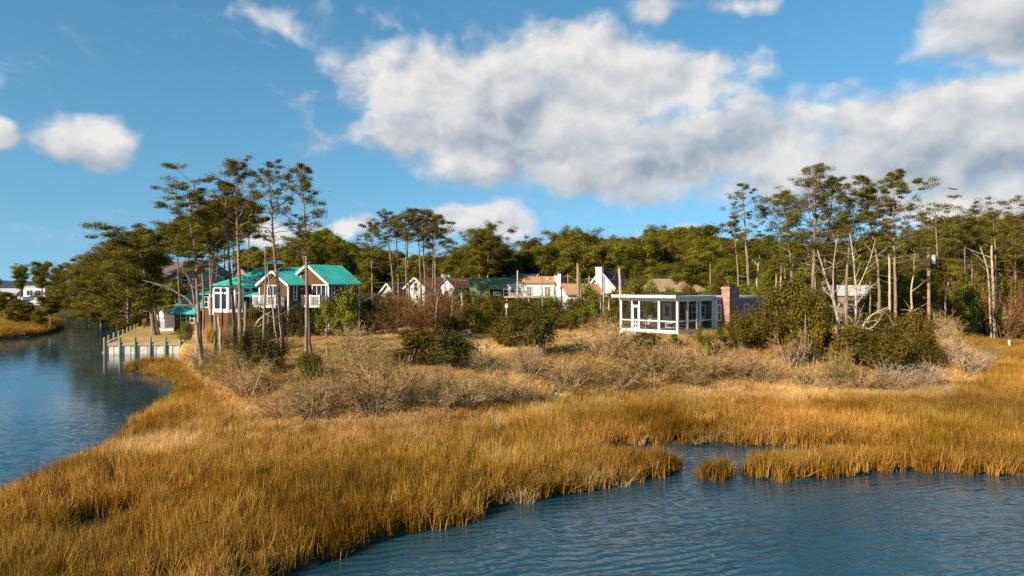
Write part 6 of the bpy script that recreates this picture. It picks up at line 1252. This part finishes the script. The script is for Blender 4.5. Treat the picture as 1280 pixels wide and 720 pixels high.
hsv = nt.nodes.new('ShaderNodeHueSaturation'); hsv.inputs['Saturation'].default_value = SKY_SAT = 1.24; hsv.inputs['Value'].default_value = .94; hsv.inputs['Hue'].default_value = .484; L(sky.outputs[0], hsv.inputs['Color'])
tc0 = nt.nodes.new('ShaderNodeTexCoord'); lift = nt.nodes.new('ShaderNodeVectorMath'); lift.operation = 'MULTIPLY_ADD'; lift.inputs[1].default_value = (1,1,.75); lift.inputs[2].default_value = (0,0,.16); L(tc0.outputs['Generated'], lift.inputs[0]); nrmz = nt.nodes.new('ShaderNodeVectorMath'); nrmz.operation = 'NORMALIZE'; L(lift.outputs[0], nrmz.inputs[0]); L(nrmz.outputs[0], sky.inputs['Vector'])
def mth(op, a, b=None, c=None, clamp=False):
    n = nt.nodes.new('ShaderNodeMath'); n.operation = op; n.use_clamp = clamp
    for i, v in enumerate((a, b, c)):
        if v is None: continue
        if isinstance(v, (int, float)): n.inputs[i].default_value = v
        else: L(v, n.inputs[i])
    return n.outputs[0]
def mrange(v, a, b, c=0.0, d=1.0, kind='SMOOTHSTEP'):
    n = nt.nodes.new('ShaderNodeMapRange'); n.interpolation_type = kind
    for k, q in zip(('From Min','From Max','To Min','To Max'), (a,b,c,d)): n.inputs[k].default_value = q
    L(v, n.inputs['Value']); return n.outputs[0]
tc = nt.nodes.new('ShaderNodeTexCoord'); sep = nt.nodes.new('ShaderNodeSeparateXYZ'); L(tc.outputs['Generated'], sep.inputs[0])
az = mth('ARCTAN2', sep.outputs[0], sep.outputs[1]); el = mth('ARCSINE', sep.outputs[2])
cmb = nt.nodes.new('ShaderNodeCombineXYZ'); L(az, cmb.inputs[0]); L(el, cmb.inputs[1])
def ae(px, py):
    a = math.atan((px-CX)/F); return a, math.atan((HZ-py)/F*math.cos(a))
def warp(vec, scale, amp, seed):
    n = nt.nodes.new('ShaderNodeTexNoise'); n.inputs['Scale'].default_value = scale; n.inputs['Detail'].default_value = 3
    mp = nt.nodes.new('ShaderNodeMapping'); mp.inputs['Location'].default_value = (seed, seed*.7, 0); L(vec, mp.inputs[0]); L(mp.outputs[0], n.inputs['Vector'])
    sb = nt.nodes.new('ShaderNodeVectorMath'); sb.operation = 'SUBTRACT'; sb.inputs[1].default_value = (.5,.5,.5); L(n.outputs['Color'], sb.inputs[0])
    sc_ = nt.nodes.new('ShaderNodeVectorMath'); sc_.operation = 'SCALE'; sc_.inputs['Scale'].default_value = amp; L(sb.outputs[0], sc_.inputs[0])
    ad = nt.nodes.new('ShaderNodeVectorMath'); ad.operation = 'ADD'; L(vec, ad.inputs[0]); L(sc_.outputs[0], ad.inputs[1]); return ad.outputs[0]
wv = warp(warp(cmb.outputs[0], 7, .05, 3.1), 26, .018, 8.3)
def fbm(vec, scale, seed, det=9, rough_=.58, st=(1,1.35,1)):
    mp = nt.nodes.new('ShaderNodeMapping'); mp.inputs['Location'].default_value = (seed, seed*1.7, seed*.3); mp.inputs['Scale'].default_value = st; L(vec, mp.inputs[0])
    n = nt.nodes.new('ShaderNodeTexNoise'); n.inputs['Scale'].default_value = scale; n.inputs['Detail'].default_value = det; n.inputs['Roughness'].default_value = rough_; L(mp.outputs[0], n.inputs['Vector']); return n.outputs['Fac']
def blobs(vec, lst):
    acc = None
    for px, py, rx, ry, wgt in lst:
        a, e = ae(px, py)
        s = nt.nodes.new('ShaderNodeVectorMath'); s.operation = 'SUBTRACT'; s.inputs[1].default_value = (a, e, 0); L(vec, s.inputs[0])
        m = nt.nodes.new('ShaderNodeVectorMath'); m.operation = 'MULTIPLY'; m.inputs[1].default_value = (F/rx, F/ry, 0); L(s.outputs[0], m.inputs[0])
        ln = nt.nodes.new('ShaderNodeVectorMath'); ln.operation = 'LENGTH'; L(m.outputs[0], ln.inputs[0])
        v = mth('MULTIPLY_ADD', ln.outputs['Value'], -wgt, wgt)
        if acc is None: acc = v
        else:
            n = nt.nodes.new('ShaderNodeMath'); n.operation = 'SMOOTH_MAX'; L(acc, n.inputs[0]); L(v, n.inputs[1]); n.inputs[2].default_value = .12; acc = n.outputs[0]
    return acc
CL = [(106,178,54,36,.9), (-6,172,26,16,.8), (700,110,240,85,1.1), (560,110,150,70,.95), (480,80,80,40,.55), (830,105,110,55,.95), (640,170,210,60,1.0), (800,200,250,60,1.0), (520,170,110,45,.7), (960,180,110,60,.9), (620,205,120,40,.7),
      (440,170,60,24,.42), (430,14,100,20,.20), (350,20,46,18,.22), (810,18,40,18,.5), (920,10,60,14,.35), (1250,25,90,60,.8), (1180,12,40,14,.5), (1200,150,180,52,1.0), (1260,180,220,70,1.0), (1100,210,170,60,.9), (1000,225,160,30,.7), (1230,250,180,40,.75),
      (600,280,85,34,.85), (430,285,70,18,.6), (340,290,50,22,.5), (860,290,60,10,.45), (705,100,40,90,.5), (930,95,60,20,.28), (1040,120,40,20,.25), (380,120,24,20,.3), (1400,160,200,90,.8), (-300,150,160,40,.7), (-180,60,120,30,.5)]
def density(vec):
    n1 = fbm(vec, 10, 1.3, 7, .52); n2 = fbm(vec, 34, 5.1, 4, .5)
    f = mth('MULTIPLY_ADD', n1, 1.25, -.60); f = mth('MULTIPLY_ADD', n2, .40, f); f = mth('SUBTRACT', f, .20)
    return mth('ADD', blobs(vec, CL), f)
# elsewhere in the sky: scattered fair-weather cloud so that reflections and other views have weather too
dn = density(wv)
alpha = mrange(dn, .02, .50)
wisp = mth('MULTIPLY', mrange(fbm(wv, 9, 9.7, 8, .62, (1,2.2,1)), .56, .78), .30)
alpha = mth('MAXIMUM', alpha, wisp)
# light on the cloud: thicker and lower parts grey, billows by finite difference towards the sun (upper left)
off = nt.nodes.new('ShaderNodeVectorMath'); off.operation = 'ADD'; off.inputs[1].default_value = (-.022, .022, 0); L(wv, off.inputs[0])
g1 = fbm(wv, 10, 1.3, 5, .52); g2 = fbm(off.outputs[0], 10, 1.3, 5, .52)
relief = mth('SUBTRACT', g1, g2)
GREY = [(720,185,170,30,1.0), (620,170,120,34,.8), (800,215,200,26,.7), (650,150,110,24,.6), (1000,240,170,24,.45), (1180,185,160,34,.45), (1250,215,160,34,.45), (110,200,50,18,.6), (1255,55,60,34,.5), (900,250,160,20,.5), (490,190,60,18,.4), (600,225,100,16,.5)]
thick = mrange(blobs(wv, GREY), -.55, 1.0)
lum = mth('MULTIPLY_ADD', relief, 1.5, .90); lum = mth('MULTIPLY_ADD', thick, -.44, lum)
lum = mth('MULTIPLY_ADD', mrange(fbm(wv, 6, 4.4, 5), .35, .7), -.16, lum)
lum = mth('MINIMUM', mth('MAXIMUM', lum, .28), 1.0)
ramp = nt.nodes.new('ShaderNodeValToRGB'); e = ramp.color_ramp.elements; e[0].position = .25; e[1].position = 1.0; e[0].color = (.27,.33,.41,1); e[1].color = (.80,.775,.74,1); L(lum, ramp.inputs[0])
scl = nt.nodes.new('ShaderNodeVectorMath'); scl.operation = 'SCALE'; scl.inputs['Scale'].default_value = CLOUD_GAIN = 6.6; L(ramp.outputs[0], scl.inputs[0])
mx = nt.nodes.new('ShaderNodeMix'); mx.data_type = 'RGBA'; L(mth('MULTIPLY', alpha, .95), mx.inputs[0]); L(hsv.outputs[0], mx.inputs[6]); L(scl.outputs[0], mx.inputs[7])
L(mx.outputs[2], bg.inputs['Color']); L(bg.outputs[0], out.inputs['Surface'])
wd.cycles.sampling_method = 'MANUAL'; wd.cycles.sample_map_resolution = 512

cam = bpy.data.cameras.new('camera'); co = bpy.data.objects.new('camera', cam); COL.objects.link(co); sc.camera = co
cam.sensor_width = 36; cam.lens = 36*F/1280; cam.clip_start = .5; cam.clip_end = 9000
co.location = (0, 0, CAMH); co.rotation_euler = (math.pi/2-math.atan((360-HZ)/F), 0, 0)
sc.view_settings.view_transform = 'Standard'; sc.view_settings.look = 'None'; sc.view_settings.exposure = 0.76; sc.view_settings.gamma = 1.0; sc.view_settings.use_curve_mapping = False
sc.cycles.use_denoising = False; sc.cycles.max_bounces = 6; sc.cycles.diffuse_bounces = 3; sc.cycles.glossy_bounces = 3; sc.cycles.transparent_max_bounces = 6; sc.cycles.transmission_bounces = 3; sc.cycles.caustics_reflective = False; sc.cycles.caustics_refractive = False
